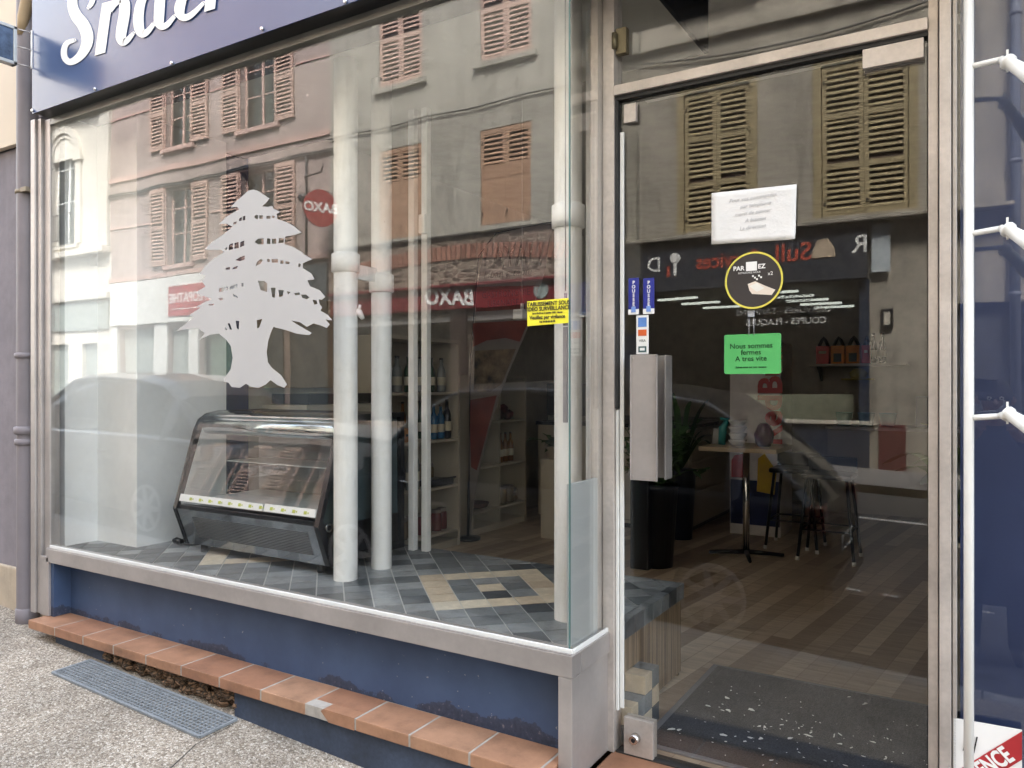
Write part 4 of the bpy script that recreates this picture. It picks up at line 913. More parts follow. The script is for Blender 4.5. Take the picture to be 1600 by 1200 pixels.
# counter at the back left with drawers
ct = thing('counter', 'cream serving counter across the back with a drawer side', 'counter', (-3.2, 4.9, DF))
b = MB(CREAM); b.rbox(-4.03, -2.39, 4.67, 6.6, DF+.05, 1.20, .004); b.box(-4.0, -2.42, 4.7, 6.55, DF, DF+.05, BLACK); obj('body', b, ct)
b = MB(M('dark_counter_top', (.04,.042,.05), .25)); b.rbox(-4.05, -2.37, 4.65, 6.62, 1.203, 1.24, .004); obj('counter_top', b, ct)
for k in range(3):
    b = MB(CREAM); b.rbox(-2.388, -2.372, 4.72, 5.9, .30+k*.30, .58+k*.30, .004); obj('drawer', b, ct)
b = MB(M('cream_panel_line', (.30,.27,.22), .5)); b.box(-3.30, -3.294, 4.664, 4.669, .30, 1.19); b.box(-4.0,-2.42,4.664,4.669,.28,.29); obj('panel_joint', b, ct)
cm = thing('coffee_machine', 'black coffee machine on the back counter by the window corner', 'machine', (-3.75, 5.0, 1.24))
b = MB(BLACK); b.rbox(-4.0, -3.45, 4.8, 5.3, 1.243, 1.64, .01); obj('body', b, cm); b = MB(CHROME); b.rbox(-3.97, -3.48, 4.77, 4.80, 1.243, 1.30, .003); b.tube([(-3.8,4.76,1.42),(-3.8,4.70,1.41)],.012,8); obj('trim', b, cm)
# plants
def leafy(name, label, base, spread, n, L, mat, potr=.16, poth=.32, potmat=BLACK, blade=False, seed=3, cent=None):
    rnd = random.Random(seed); t = thing(name, label, 'plant', tuple(base)); base = Vector(base)
    if poth:
        b = MB(potmat); b.lathe([(potr*.75, 0), (potr, poth), (potr*1.04, poth), (potr*1.04, poth+.02), (potr*.9, poth+.02), (potr*.88, poth-.02), (.001, poth-.025)], base, 24); obj('pot', b, t)
    b = MB(mat); top = base + Vector((0, 0, poth)); sb = MB(mat)
    for k in range(n):
        a = rnd.uniform(0, 6.28); sp_ = rnd.uniform(.2, 1)*spread; h = rnd.uniform(.25, 1)*(cent or spread)
        tip = top + Vector((math.cos(a)*sp_, math.sin(a)*sp_, h)); mid = top.lerp(tip, .55) + Vector((0, 0, .25*L))
        if blade:
            pts = smooth_loop([tuple(top), tuple(mid), tuple(tip + Vector((0,0,-.1*rnd.random())))], 5, closed=False); w_ = L*.06; vv = []
            sd_ = Vector((-math.sin(a), math.cos(a), 0))
            for i, p in enumerate(pts): q = i/(len(pts)-1); ww = w_*math.sin(math.pi*(.1+.9*(1-q)))**.7 if q < 1 else .0005; vv += [Vector(p)+sd_*ww, Vector(p)-sd_*ww]
            b.add(vv, [(2*i, 2*i+1, 2*i+3, 2*i+2) for i in range(len(pts)-1)], smooth=True)
        else:
            sb.tube([top, mid, tip], .004, 5, cap=False)
            for q in range(7):
                c = top.lerp(mid, .3+.1*q) if q < 4 else mid.lerp(tip, (q-3)/3.5); d = Vector((rnd.uniform(-1,1), rnd.uniform(-1,1), rnd.uniform(-.5,.6))).normalized(); l_ = L*rnd.uniform(.6, 1.1)
                s2 = d.cross(Vector((rnd.uniform(-.4,.4), rnd.uniform(-.4,.4), 1))).normalized()*l_*.22
                b.add([c, c+d*l_*.4+s2, c+d*l_+Vector((0,0,-.15*l_)), c+d*l_*.4-s2], [(0,1,2),(0,2,3)])
    obj('foliage', b, t, fix=False)
    if sb.v: obj('stems', sb, t)
    return t
pp = PZ(1022, 888, DF); 
leafy('potted_plant', 'leafy green plant in a tall black pot behind the door handle', (pp.x-.02, pp.y+.1, DF), .45, 46, .17, LEAF, .17, .62, BLACK, False, 3, .55)
leafy('palm_plant', 'dark palm with arching blades behind the leafy plant', (pp.x-.22, pp.y+1.25, DF), .45, 26, .45, LEAF, .14, .62, M('dark_blue_pot', (.02,.03,.06), .3), True, 5, .75)
q = PY(850, 712, 3.9); leafy('hanging_plant', 'small trailing green plant beside the corner pipe', (q.x+.12, 3.9, q.z-.02), .26, 18, .11, LEAF, .09, .10, CREAM, False, 8, .12)
b = MB(CREAM); b.rbox(q.x+.02, q.x+.22, 3.8, 4.0, DF, q.z-.022, .004); obj('plant_stand', b, label='cream column stand under the small trailing plant', cat='stand')
leafy('spider_plant', 'pale green spider plant blades at the right edge of the door', (.0, 1.45, DF), .52, 26, .6, LEAF2, .13, .72, CREAM, True, 4, .55)
bn = PZ(1003, 890, DF); b = MB(BLACK); b.rbox(bn.x-.09, bn.x+.06, bn.y-.02, bn.y+.28, DF+.001, 1.02, .01); b.rbox(bn.x-.10, bn.x+.07, bn.y-.03, bn.y+.29, .98, 1.02, .01); obj('waste_bin', b, label='tall square black bin just inside the door', cat='bin')
# high table and stools
tq = PZ(1166, 868, DF); tx, ty = tq.x, tq.y
ht = thing('high_table', 'high table with pale wooden top on a chrome post', 'table', (tx, ty, DF))
b = MB(M('pale_wood_top', (.50,.40,.26), .45)); w2 = .31; b.rbox(tx-w2, tx+w2, ty-.30, ty+.30, 1.083, 1.118, .003); obj('table_top', b, ht)
b = MB(CHROME); b.tube([(tx, ty, DF+.03), (tx, ty, 1.08)], .028, 16); obj('post', b, ht)
b = MB(BLACK)
for a in (20, 110, 200, 290): b.tube([(tx, ty, DF+.035), (tx+.3*math.cos(R(a)), ty+.3*math.sin(R(a)), DF+.018)], [.022, .014], 8)
obj('foot', b, ht)
def stool(x, y, lab):
    t = thing('bar_stool', lab, 'stool', (x, y, DF), 'black bar stools by the high table'); b = MB(BLACK)
    b.rbox(x-.19, x+.19, y-.18, y+.18, .86, .90, .015); b.rbox(x-.19, x+.19, y+.15, y+.18, .90, 1.02, .01); obj('seat', b, t)
    for sx_ in (-1, 1):
        for sy_ in (-1, 1):
            b = MB(BLACK); b.tube([(x+.15*sx_, y+.14*sy_, .862), (x+.21*sx_, y+.20*sy_, DF+.03)], .013, 8); l_ = obj('leg', b, t)
            b = MB(LETW); b.tube([(x+.211*sx_, y+.201*sy_, DF+.03), (x+.214*sx_, y+.204*sy_, DF)], .016, 8); obj('foot_cap', b, l_)
    for h_, k_ in ((.45, .185), ):
        c4_ = [(x-k_, y-k_+.005), (x+k_, y-k_+.005), (x+k_, y+k_-.005), (x-k_, y+k_-.005)]
        for i in range(4): b = MB(BLACK); p, q_ = c4_[i], c4_[(i+1) % 4]; b.tube([(p[0], p[1], h_), (q_[0], q_[1], h_)], .008, 6); obj('stretcher', b, t)
s1 = PZ(1312, 880, DF); stool(s1.x-.10, s1.y+.15, 'black bar stool right of the high table, nearer the door')
s2 = PZ(1190, 870, DF); stool(s2.x+.16, s2.y+.55, 'black bar stool behind the high table post')
# things on the table
for k in range(4):
    cu_ = MB(LETW); c = Vector((tx-.06, ty-.05, 1.119+k*.055)); cu_.lathe([(.045, 0), (.075, .04), (.078, .045), (.07, .043), (.04, .006), (.001, .005)], c, 18)
    tag(obj('bowl', cu_), ['white bowl at the bottom of the stack on the high table', 'second white bowl up in the stack on the high table', 'third white bowl up in the stack on the high table', 'topmost white bowl in the stack on the high table'][k], 'bowl', group='stacked bowls on the high table')
b = MB(M('teal_plastic', (.03,.28,.28), .35)); b.tube([(tx-.20,ty-.02,1.12),(tx-.19,ty-.02,1.26),(tx-.15,ty-.02,1.33)], [.03,.035,.015], 10); b.tube([(tx-.14,ty-.02,1.33),(tx-.21,ty-.02,1.34)],.012,8); obj('spray_bottle', b, label='teal spray bottle beside the stacked bowls', cat='bottle')
b = MB(M('clear_dispenser', (.5,.5,.48), .3)); b.tube([(tx-.25,ty+.04,1.119),(tx-.25,ty+.04,1.25)],[.05,.035],14); obj('glass_tumbler', b, label='clear tumbler at the left of the high table', cat='glass')
b = MB(M('dark_purple_pot', (.07,.01,.05), .3)); b.lathe([(.05,0),(.07,.03),(.08,.10),(.05,.17),(.03,.19)], (tx+.15, ty-.02, 1.119)); obj('purple_vase', b, label='dark purple vase at the right of the high table', cat='vase')
# drinks fridge
fq0 = PY(1140, 700, 4.95); fq1 = PY(1220, 700, 4.95)
fx0, fx1 = fq0.x, fq1.x; dfz = thing('drinks_fridge', 'tall silver drinks fridge with red vertical lettering behind the high table', 'fridge', ((fx0+fx1)/2, 5.1, DF))
b = MB(M('silver_fridge', (.74,.71,.69), .45, 0)); b.rbox(fx0, fx1, 4.95, 5.45, DF, 2.02, .01); obj('body', b, dfz)
b = MB(REDP); q_ = PY(1205, 635, 4.94)
text_mb(b, 'RedBull', TF(q_.x+.0, 4.943, 1.52, roll=R(90)), .30, REDP, .003, .010); obj('lettering', b, dfz)
b = MB(M('navy_print', (.01,.02,.10), .35)); b.box(fx0+.01, fx1-.01, 4.942, 4.949, .30, .72)
rp = M('red_print', (.45,.02,.02), .4); yp = M('yellow_print', (.65,.42,.02), .4)
b.prism([(fx0+.02, 4.940, .74), (fx0+.16, 4.940, .74), (fx0+.17, 4.940, .98), (fx0+.05, 4.940, .95), (fx0+.02, 4.940, .90)], (0, .004, 0), rp)
b.prism([(fx0+.26, 4.938, .62), (fx0+.42, 4.938, .60), (fx0+.44, 4.938, .82), (fx0+.33, 4.938, .98), (fx0+.27, 4.938, .93)], (0, .004, 0), yp); obj('printed_panel', b, dfz)
# back wall shelf and goods
rr0 = PY(1262, 569, 7.2); rr1 = PY(1372, 569, 7.2)
sh = thing('wall_shelf', 'grey wall shelf carrying orange cartons at the back of the shop', 'shelf', ((rr0.x+rr1.x)/2, 7.3, rr0.z)); b = MB(CREAM); b.rbox(rr0.x, rr1.x+.3, 7.15, 7.48, rr0.z-.03, rr0.z, .003); obj('board', b, sh)
b = MB(BLACK); b.prism([(rr0.x+.1, 7.48, rr0.z-.03), (rr0.x+.1, 7.2, rr0.z-.03), (rr0.x+.1, 7.48, rr0.z-.2)], (.02, 0, 0)); obj('bracket', b, sh)
cA = M('red_carton', (.70,.07,.06), .45); cB = M('orange_carton', (.90,.30,.03), .45)
for k, (pa, pb) in enumerate(((1275, 1297), (1298, 1321), (1322, 1345), (1346, 1362))):
    xa, xb = PY(pa, 560, 7.22).x, PY(pb-2, 560, 7.22).x; z0 = rr0.z+.002; t = thing('carton', ['red bottle carton at the left end of the back shelf', 'orange bottle carton left of centre on the back shelf', 'orange bottle carton right of centre on the back shelf', 'red bottle carton at the right end of the back shelf'][k], 'carton', ((xa+xb)/2, 7.3, z0), 'bottle cartons on the back shelf')
    b = MB((cA, cB, cB, cA)[k]); b.rbox(xa, xb, 7.22, 7.40, z0, z0+.21, .003); cA_ = obj('box', b, t)
    b = MB(M('pale_label', (.62,.5,.35), .5) if k in (0, 3) else DGREEN); b.box(xa+.03, xb-.03, 7.215, 7.219, z0+(.12 if k in (0,3) else .02), z0+(.15 if k in (0,3) else .12)); obj('label', b, cA_)
    b = MB(BLACK)
    b.tube([(xa+.02, 7.31, z0+.21), (xa+.05, 7.31, z0+.28), ((xa+xb)/2, 7.31, z0+.31), (xb-.05, 7.31, z0+.28), (xb-.02, 7.31, z0+.21)], .02, 8); obj('handle', b, t)
for k, px in enumerate((1350, 1364)):
    q_ = PY(px+6, 560, 7.3); place(B_[3], (q_.x+.06, 7.28, rr0.z+.002), words[k]+' dark bottle right of the cartons on the back shelf', 'dark bottles on the back shelf')
# work counter under the shelf
wc = thing('back_counter', 'cream work counter along the back wall under the shelf', 'counter', (-.8, 7.1, DF)); b = MB(CREAM); b.rbox(-1.5, 1.2, 6.85, 7.48, DF, 1.12, .004); obj('body', b, wc); b = MB(LETW); b.rbox(-1.52, 1.22, 6.82, 7.48, 1.123, 1.16, .004); obj('counter_top', b, wc)
for k, (x, col, nm) in enumerate(((-1.35, (.05,.30,.32), 'teal tub'), (-1.12, (.25,.45,.50), 'pale blue tub'), (-.9, (.06,.28,.34), 'dark teal tub'))):
    b = MB(M('tub_plastic_%d' % k, col, .4)); b.lathe([(.07,0),(.09,.14),(.095,.145),(.09,.15),(.001,.151)], (x, 7.05, 1.162), 16); obj('tub', b, label=nm+' on the back work counter', cat='tub')
b = MB(M('dark_blue_crate', (.05,.07,.11), .4)); b.rbox(-.62, -.25, 6.95, 7.3, 1.162, 1.50, .01)
obj('crate', b, label='dark blue crate on the right of the back work counter', cat='crate')
b = MB(M('yellow_cloth', (.40,.34,.08), .8)); b.lathe([(.08,0),(.10,.06),(.05,.11),(.001,.12)], (-1.22, 7.2, 1.70), 12); b.rbox(-1.40,-1.08,7.15,7.45,1.68,1.70,.003); obj('yellow_cloth', b, label='yellow cloth bundle on a ledge below the cartons', cat='cloth')
# doormat with flakes of plaster
b = MB(MATM, M('mat_rubber_edge', (.16,.16,.17), .6)); b.rbox(-1.16, .35, .40, 1.40, DF+.002, DF+.012, .003, b.mats[1]); b.rbox(-1.13, .32, .42, 1.37, DF+.010, DF+.017, .003, MATM); obj('doormat', b, label='charcoal doormat littered with white flakes inside the door', cat='doormat')
b = MB(M('white_flakes', (.70,.70,.66), .7))
rnd = random.Random(11)
for k in range(150):
    cl = rnd.random() < .6
    cx_, cy2 = ((-.95, 1.05), (-.62, .80), (-.40, .95), (-.75, .62), (-.30, .60))[rnd.randrange(5)]
    x, y = (rnd.gauss(cx_, .10), rnd.gauss(cy2, .09)) if cl else (rnd.uniform(-1.10, -.05), rnd.uniform(.45, 1.3))
    if not (-1.12 < x < .2 and .43 < y < 1.35): continue
    s_ = rnd.choice((.0015,.002,.002,.003,.003,.004,.007,.012)); a0 = rnd.uniform(0, 6.3); el = rnd.uniform(.3, 1); ro = rnd.uniform(0, 3.1)
    pts = []
    for q in range(7): r_ = s_*rnd.uniform(.4, 1.3); u_, v_ = math.cos(a0+q*.9)*r_*1.4, math.sin(a0+q*.9)*r_*el; pts.append((x+u_*math.cos(ro)-v_*math.sin(ro), y+u_*math.sin(ro)+v_*math.cos(ro), DF+.0175))
    b.prism(pts, (0, 0, .001))
obj('plaster_flakes', b, kind='stuff', label='white plaster flakes scattered over the doormat')

# ================================================================ OPPOSITE SIDE OF THE STREET (seen mirrored in the glass)
OY = -10.8
OT = lambda x, z, off=.01, roll=0: Matrix.Translation((x, OY+off, z)) @ Matrix.Rotation(R(180), 4, 'Z') @ Matrix.Rotation(R(90), 4, 'X') @ Matrix.Rotation(roll, 4, 'Z')
def holes_wall(mb, x0, x1, z0, z1, hs, mat, reveal=.22, y=OY, th=.3):
    xs_ = sorted({x0, x1} | {v for h in hs for v in h[:2]}); zs_ = sorted({z0, z1} | {v for h in hs for v in h[2:]})
    def inh(x, z): return any(h[0] < x < h[1] and h[2] < z < h[3] for h in hs)
    for i in range(len(xs_)-1):
        for j in range(len(zs_)-1):
            if not inh((xs_[i]+xs_[i+1])/2, (zs_[j]+zs_[j+1])/2):
                mb.add([(xs_[i], y, zs_[j]), (xs_[i+1], y, zs_[j]), (xs_[i+1], y, zs_[j+1]), (xs_[i], y, zs_[j+1])], [(3,2,1,0)], mat)
    for h in hs:
        for a, c in (((h[0],h[2]),(h[1],h[2])), ((h[1],h[2]),(h[1],h[3])), ((h[1],h[3]),(h[0],h[3])), ((h[0],h[3]),(h[0],h[2]))):
            mb.add([(a[0],y,a[1]),(c[0],y,c[1]),(c[0],y-reveal,c[1]),(a[0],y-reveal,a[1])], [(0,1,2,3)], mat)
def shutter(parent, x0, x1, z0, z1, mat, y=OY+.02, parts=2, plank=0.0, ang=0):
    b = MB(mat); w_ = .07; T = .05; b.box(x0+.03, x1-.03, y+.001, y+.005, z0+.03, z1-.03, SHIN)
    b.box(x0, x0+w_, y, y+T, z0, z1); b.box(x1-w_, x1, y, y+T, z0, z1)
    zs_ = [z0+(z1-z0)*k/parts for k in range(parts+1)]
    for k, z in enumerate(zs_): h = .10; zz = z if k == 0 else (z-h if k == parts else z-h/2); b.box(x0+w_, x1-w_, y+.002, y+T-.002, zz, zz+h)
    zp = z0 + (z1-z0)*plank
    if plank: b.box(x0+w_, x1-w_, y+.008, y+T-.010, z0+.1, zp); [b.box(x0+w_+q*(x1-x0-2*w_)/4-.004, x0+w_+q*(x1-x0-2*w_)/4+.004, y+T-.012, y+T-.006, z0+.1, zp) for q in (1,2,3)]
    z = max(z0+.11, zp+.02)
    while z < z1-.10:
        if not any(abs(z-q) < .055 for q in zs_[1:-1]):
            b.add([(x0+w_, y+T-.004, z), (x1-w_, y+T-.004, z), (x1-w_, y+.010, z+.046), (x0+w_, y+.010, z+.046), (x0+w_, y+T-.004, z+.018), (x1-w_, y+T-.004, z+.018), (x1-w_, y+.010, z+.064), (x0+w_, y+.010, z+.064)], [(0,1,2,3),(7,6,5,4),(0,4,5,1),(3,2,6,7)])
        z += .098
    b.box(x0+.02, x0+.05, y+T, y+T+.01, z0+.2, z0+.26, BLACK); b.box(x0+.02, x0+.05, y+T, y+T+.01, z1-.3, z1-.24, BLACK)
    o = obj('shutter', b, parent, fix=True); return o
def window(parent, h, fmat, open_sh=None, closed_sh=None, sill=None, y=OY, glassback=True, parts=2, plank=0, surround=None):
    x0, x1, z0, z1 = h; b = MB(fmat); d = .16
    for a in ((x0, x0+.06, z0, z1), (x1-.06, x1, z0, z1), (x0+.06, x1-.06, z1-.06, z1), (x0+.06, x1-.06, z0, z0+.07), ((x0+x1)/2-.035, (x0+x1)/2+.035, z0+.07, z1-.06)): b.box(a[0], a[1], y-d-.04, y-d, a[2], a[3])
    b.box(x0+.06, x1-.06, y-d-.035, y-d-.005, z0+(z1-z0)*.42, z0+(z1-z0)*.42+.03); b.box(x0+.06, x1-.06, y-d-.035, y-d-.005, z0+(z1-z0)*.74, z0+(z1-z0)*.74+.03)
    w_ = obj('window', b, parent)
    b = MB(GLASS_OPP); b.box(x0+.05, x1-.05, y-d-.025, y-d-.02, z0+.05, z1-.05); obj('pane', b, w_)
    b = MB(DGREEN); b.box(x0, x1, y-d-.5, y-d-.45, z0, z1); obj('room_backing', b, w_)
    if sill: b = MB(sill); b.rbox(x0-.14, x1+.14, y-.05, y+.10, z0-.12, z0, .01); obj('sill', b, w_)
    if surround:
        b = MB(surround)
        for a in ((x0-.13, x0, z0, z1+.13), (x1, x1+.13, z0, z1+.13), (x0, x1, z1, z1+.13)): b.box(a[0], a[1], y-.02, y+.025, a[2], a[3])
        obj('surround', b, w_)
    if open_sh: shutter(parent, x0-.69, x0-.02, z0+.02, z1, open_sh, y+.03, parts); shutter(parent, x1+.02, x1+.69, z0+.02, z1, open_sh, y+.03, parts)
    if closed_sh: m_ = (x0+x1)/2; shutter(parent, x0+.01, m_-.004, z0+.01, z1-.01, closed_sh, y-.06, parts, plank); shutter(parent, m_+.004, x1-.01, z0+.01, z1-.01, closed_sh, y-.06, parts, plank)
    return w_
# --- white stone building far left
sb_ = thing('stone_building', 'white stone house with round arched window and balcony, mirrored at the left of the window', 'building', (-26, OY, 0))
hs = [(-25.3, -23.9, 6.0, 9.3), (-29.3, -27.9, 6.0, 9.3), (-25.3, -23.9, 10.4, 12.4)]; dh = [(-25.5, -24.4, .2, 2.9), (-29.6, -26.4, .9, 3.2), (-23.6, -22.7, .2, 2.9)]
b = MB(STONE); holes_wall(b, -32, -22, -.5, 14, hs+dh, STONE); obj('wall', b, sb_)
for h in hs[:2]:
    window(sb_, h, WHITE, sill=STONE)
    cx_ = (h[0]+h[1])/2; b = MB(STONE); n = 12
    for r0, r1, dd in ((.80, 1.02, .10), (.66, .80, .05)):
        for k in range(n):
            a, c = math.pi*k/n, math.pi*(k+1)/n
            b.prism([(cx_+math.cos(a)*r0, OY, 8.7+math.sin(a)*r0), (cx_+math.cos(a)*r1, OY, 8.7+math.sin(a)*r1), (cx_+math.cos(c)*r1, OY, 8.7+math.sin(c)*r1), (cx_+math.cos(c)*r0, OY, 8.7+math.sin(c)*r0)], (0, dd, 0))
    b.prism([(cx_+math.cos(math.pi*k/14)*.70, OY-.04, 8.69+math.sin(math.pi*k/14)*.68) for k in range(15)], (0, .06, 0))
    b.box(cx_-1.02, cx_-.72, OY, OY+.08, 6.0, 8.7); b.box(cx_+.72, cx_+1.02, OY, OY+.08, 6.0, 8.7); b.box(cx_-1.1, cx_-.68, OY, OY+.14, 8.55, 8.7); b.box(cx_+.68, cx_+1.1, OY, OY+.14, 8.55, 8.7)
    obj('arch', b, sb_)
    b = MB(BLACK); b.box(cx_-.75, cx_+.75, OY+.18, OY+.21, 6.9, 6.94); b.box(cx_-.75, cx_+.75, OY+.18, OY+.21, 6.1, 6.13)
    for k in range(13): b.box(cx_-.73+k*.12, cx_-.715+k*.12, OY+.185, OY+.20, 6.1, 6.9)
    obj('balcony_railing', b, sb_)
window(sb_, hs[2], WHITE, sill=STONE)
b = MB(STONE); b.rbox(-32, -22.02, OY+.0, OY+.28, 5.55, 5.75, .03); b.rbox(-32, -22.02, OY, OY+.16, 4.2, 4.4, .03); b.rbox(-22.5, -22.02, OY, OY+.10, 5.76, 10, .02); b.rbox(-32,-22.02,OY,OY+.3,9.9,10.1,.03); obj('cornice', b, sb_)
b = MB(M('grey_green_shopfront', (.30,.34,.32), .4)); b.box(-31.9, -25.8, OY-.1, OY+.05, .15, .9); b.box(-31.9,-22.1,OY+.01,OY+.06,3.3,4.15); b.box(-29.6,-26.4,OY-.16,OY-.12,.9,3.2); b.box(-23.6,-22.7,OY-.2,OY-.14,.2,2.9); b.box(-25.5,-24.4,OY-.2,OY-.14,.2,2.9); obj('shopfront', b, sb_)
# --- pink building
pk = thing('pink_building', 'pink rendered house with open pink louvred shutters, mirrored behind the cedar', 'building', (-17.5, OY, 0))
hs = [(-19.38, -18.26, 8.15, 10.2), (-16.3, -15.0, 8.15, 10.2), (-19.38, -18.26, 4.95, 7.1), (-16.3, -15.0, 4.95, 7.1), (-16.3,-15.0,11.2,12.8), (-19.38,-18.26,11.2,12.8)]
dh = [(-21.6, -19.9, .95, 3.25), (-19.3, -18.3, .2, 3.2), (-17.9, -15.2, .95, 3.2), (-14.7, -13.5, .2, 3.35)]
b = MB(PINK); holes_wall(b, -22, -13.15, -.5, 14, hs+dh, PINK); obj('wall', b, pk)
for h in hs: window(pk, h, PINKT, open_sh=SHUTP, sill=PINKT, surround=PINKT)
b = MB(PINKT); 
for z in (7.55, 10.75): b.rbox(-22, -13.16, OY, OY+.05, z, z+.14, .01)
for z in (9.4, 6.2):
    for xa, xb in ((-17.5, -17.05), (-14.25, -13.16), (-22, -20.15)): b.box(xa, xb, OY, OY+.03, z, z+.05)
b.rbox(-22, -13.16, OY, OY+.12, 4.62, 4.74, .01); obj('moulding', b, pk)
b = MB(M('white_fascia', (.72,.73,.70), .5)); b.rbox(-21.9, -15.4, OY, OY+.12, 3.35, 4.6, .01); b.box(-21.9,-21.6,OY,OY+.08,.2,3.35); b.box(-19.9,-19.3,OY,OY+.06,.2,3.35); b.box(-18.3,-17.9,OY,OY+.06,.2,3.35); obj('fascia', b, pk)
b = MB(M('grey_green_frames', (.32,.36,.34), .4)); b.box(-21.6,-19.9,OY-.2,OY-.15,.9,3.25); b.box(-19.3,-18.3,OY-.2,OY-.15,.2,3.2); b.box(-21.6,-19.9,OY-.10,OY+.02,.2,.94)
obj('shutter_panel', b, pk)
b = MB(M('dark_slate_frames', (.05,.065,.075), .4)); b.box(-15.2,-14.7,OY,OY+.05,.2,4.5); b.box(-17.9,-15.2,OY-.05,OY+.02,.2,.94); b.box(-13.5,-13.16,OY,OY+.05,.2,4.5); b.box(-15.2,-13.16,OY,OY+.08,3.4,4.5); b.box(-14.7,-13.5,OY-.2,OY-.16,.2,3.35); obj('shopfront', b, pk)
b = MB(M('green_tinted_blind', (.26,.34,.31), .4)); b.box(-17.8, -15.3, OY-.30, OY-.27, .96, 3.18); obj('blind', b, pk); b = MB(GLASS_OPP); b.box(-17.9,-15.2,OY-.15,OY-.145,.95,3.2); obj('shop_pane', b, pk)
sgx0, sgx1 = -19.1, -16.9
b = MB(REDP); b.rbox(sgx0, sgx1, OY+.125, OY+.15, 3.5, 4.32, .005); o = obj('clinic_sign', b, label='red sign reading OSTEOPATHIE on the white fascia of the pink house', cat='sign')
b = MB(LETW); text_mb(b, 'OSTEOPATHIE', OT((sgx0+sgx1)/2, 3.97, .155), .36, LETW, .004, .006, sx=.9); b.box(sgx0+.2, sgx1-.2, OY+.151, OY+.155, 3.68, 3.70); obj('lettering', b, o)
# --- rubble / cream house
ru = thing('rubble_house', 'cream rendered house over exposed rubble with closed brown shutters, mirrored mid window', 'building', (-10, OY, 0))
hs = [(-11.63, -10.39, 8.3, 10.4), (-8.88, -7.68, 8.3, 10.4), (-11.63, -10.39, 4.88, 6.9), (-8.88, -7.68, 4.92, 6.9)]
dh = [(-12.6, -9.6, .8, 3.15), (-9.2, -7.0, .2, 3.15)]
b = MB(CREAMW); holes_wall(b, -13.15, -6.6, 4.78, 14, hs, CREAMW); obj('wall', b, ru)
b = MB(RUB); holes_wall(b, -13.15, -6.6, -.5, 4.78, dh, RUB); obj('stone_wall', b, ru)
for h in hs[:2]: window(ru, h, SHUTP, closed_sh=SHUTP, sill=CREAMW)
for h in hs[2:]: window(ru, h, SHUTB, closed_sh=SHUTB, sill=None, plank=.62)
b = MB(M('thin_dark_flashing', (.06,.055,.05), .6)); b.box(-13.15, -6.6, OY, OY+.07, 4.77, 4.81); obj('flashing', b, ru)
BRK = island_mat('arch_brick', [(0, (.22,.09,.06)), (1, (.36,.17,.12))], .8, .4, 40, 12, .7); b = MB(BRK)
for k in range(44):
    x = -12.4 + k*.13; z = 4.15 + .28*math.cos((x+9.6)/2.9*1.35); a = -(x+9.6)/2.9*.35; c = Vector((x, OY+.03, z)); u_ = Vector((math.cos(a), 0, math.sin(a)))*.045; v_ = Vector((-math.sin(a), 0, math.cos(a)))*.15
    b.prism([c-u_-v_, c+u_-v_, c+u_+v_, c-u_+v_], (0, -.05, 0))
obj('brick_arch', b, ru)
FAS = M('dark_red_fascia', (.17,.018,.025), .4); b = MB(FAS); b.rbox(-12.95, -6.7, OY, OY+.16, 3.2, 3.66, .01); b.rbox(-12.95, -6.7, OY, OY+.26, 3.66, 3.72, .01); fs_ = obj('fascia', b, ru)
b = MB(LETW); text_mb(b, 'BAXO', OT(-9.55, 3.44, .165, roll=.06), .46, LETW, .004, .012, sx=1.0, shear=.15); obj('lettering', b, fs_)
b = MB(M('grey_oval', (.28,.33,.32), .5)); b.tube([(-7.35, OY+.16, 3.46), (-7.35, OY+.17, 3.46)], .17, 20); obj('oval_badge', b, fs_)
b = MB(M('dark_timber_front', (.035,.02,.016), .5)); b.box(-12.6, -9.6, OY-.15, OY-.10, .2, .8); b.box(-9.6, -9.2, OY, OY+.08, .2, 3.2); b.box(-7.0, -6.65, OY, OY+.08, .2, 3.2); b.box(-13.1,-12.6,OY,OY+.08,.2,3.2); b.box(-12.6,-9.6,OY-1.5,OY-1.45,.2,3.2); obj('shopfront', b, ru)
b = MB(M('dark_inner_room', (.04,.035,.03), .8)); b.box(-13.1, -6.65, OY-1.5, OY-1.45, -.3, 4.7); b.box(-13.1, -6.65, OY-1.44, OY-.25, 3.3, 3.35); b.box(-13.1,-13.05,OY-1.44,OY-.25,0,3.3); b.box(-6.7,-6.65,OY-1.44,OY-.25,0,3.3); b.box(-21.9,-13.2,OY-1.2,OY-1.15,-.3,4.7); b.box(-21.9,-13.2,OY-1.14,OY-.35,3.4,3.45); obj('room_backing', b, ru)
b = MB(GLASS_OPP); b.box(-12.6, -9.6, OY-.14, OY-.13, .8, 3.15); obj('shop_pane', b, ru)
b = MB(M('awning_grey_strip', (.22,.21,.20), .6)); b.rbox(-12.6,-7.0,OY-.2,OY+.03,2.95,3.14,.01); obj('blind_box', b, ru)
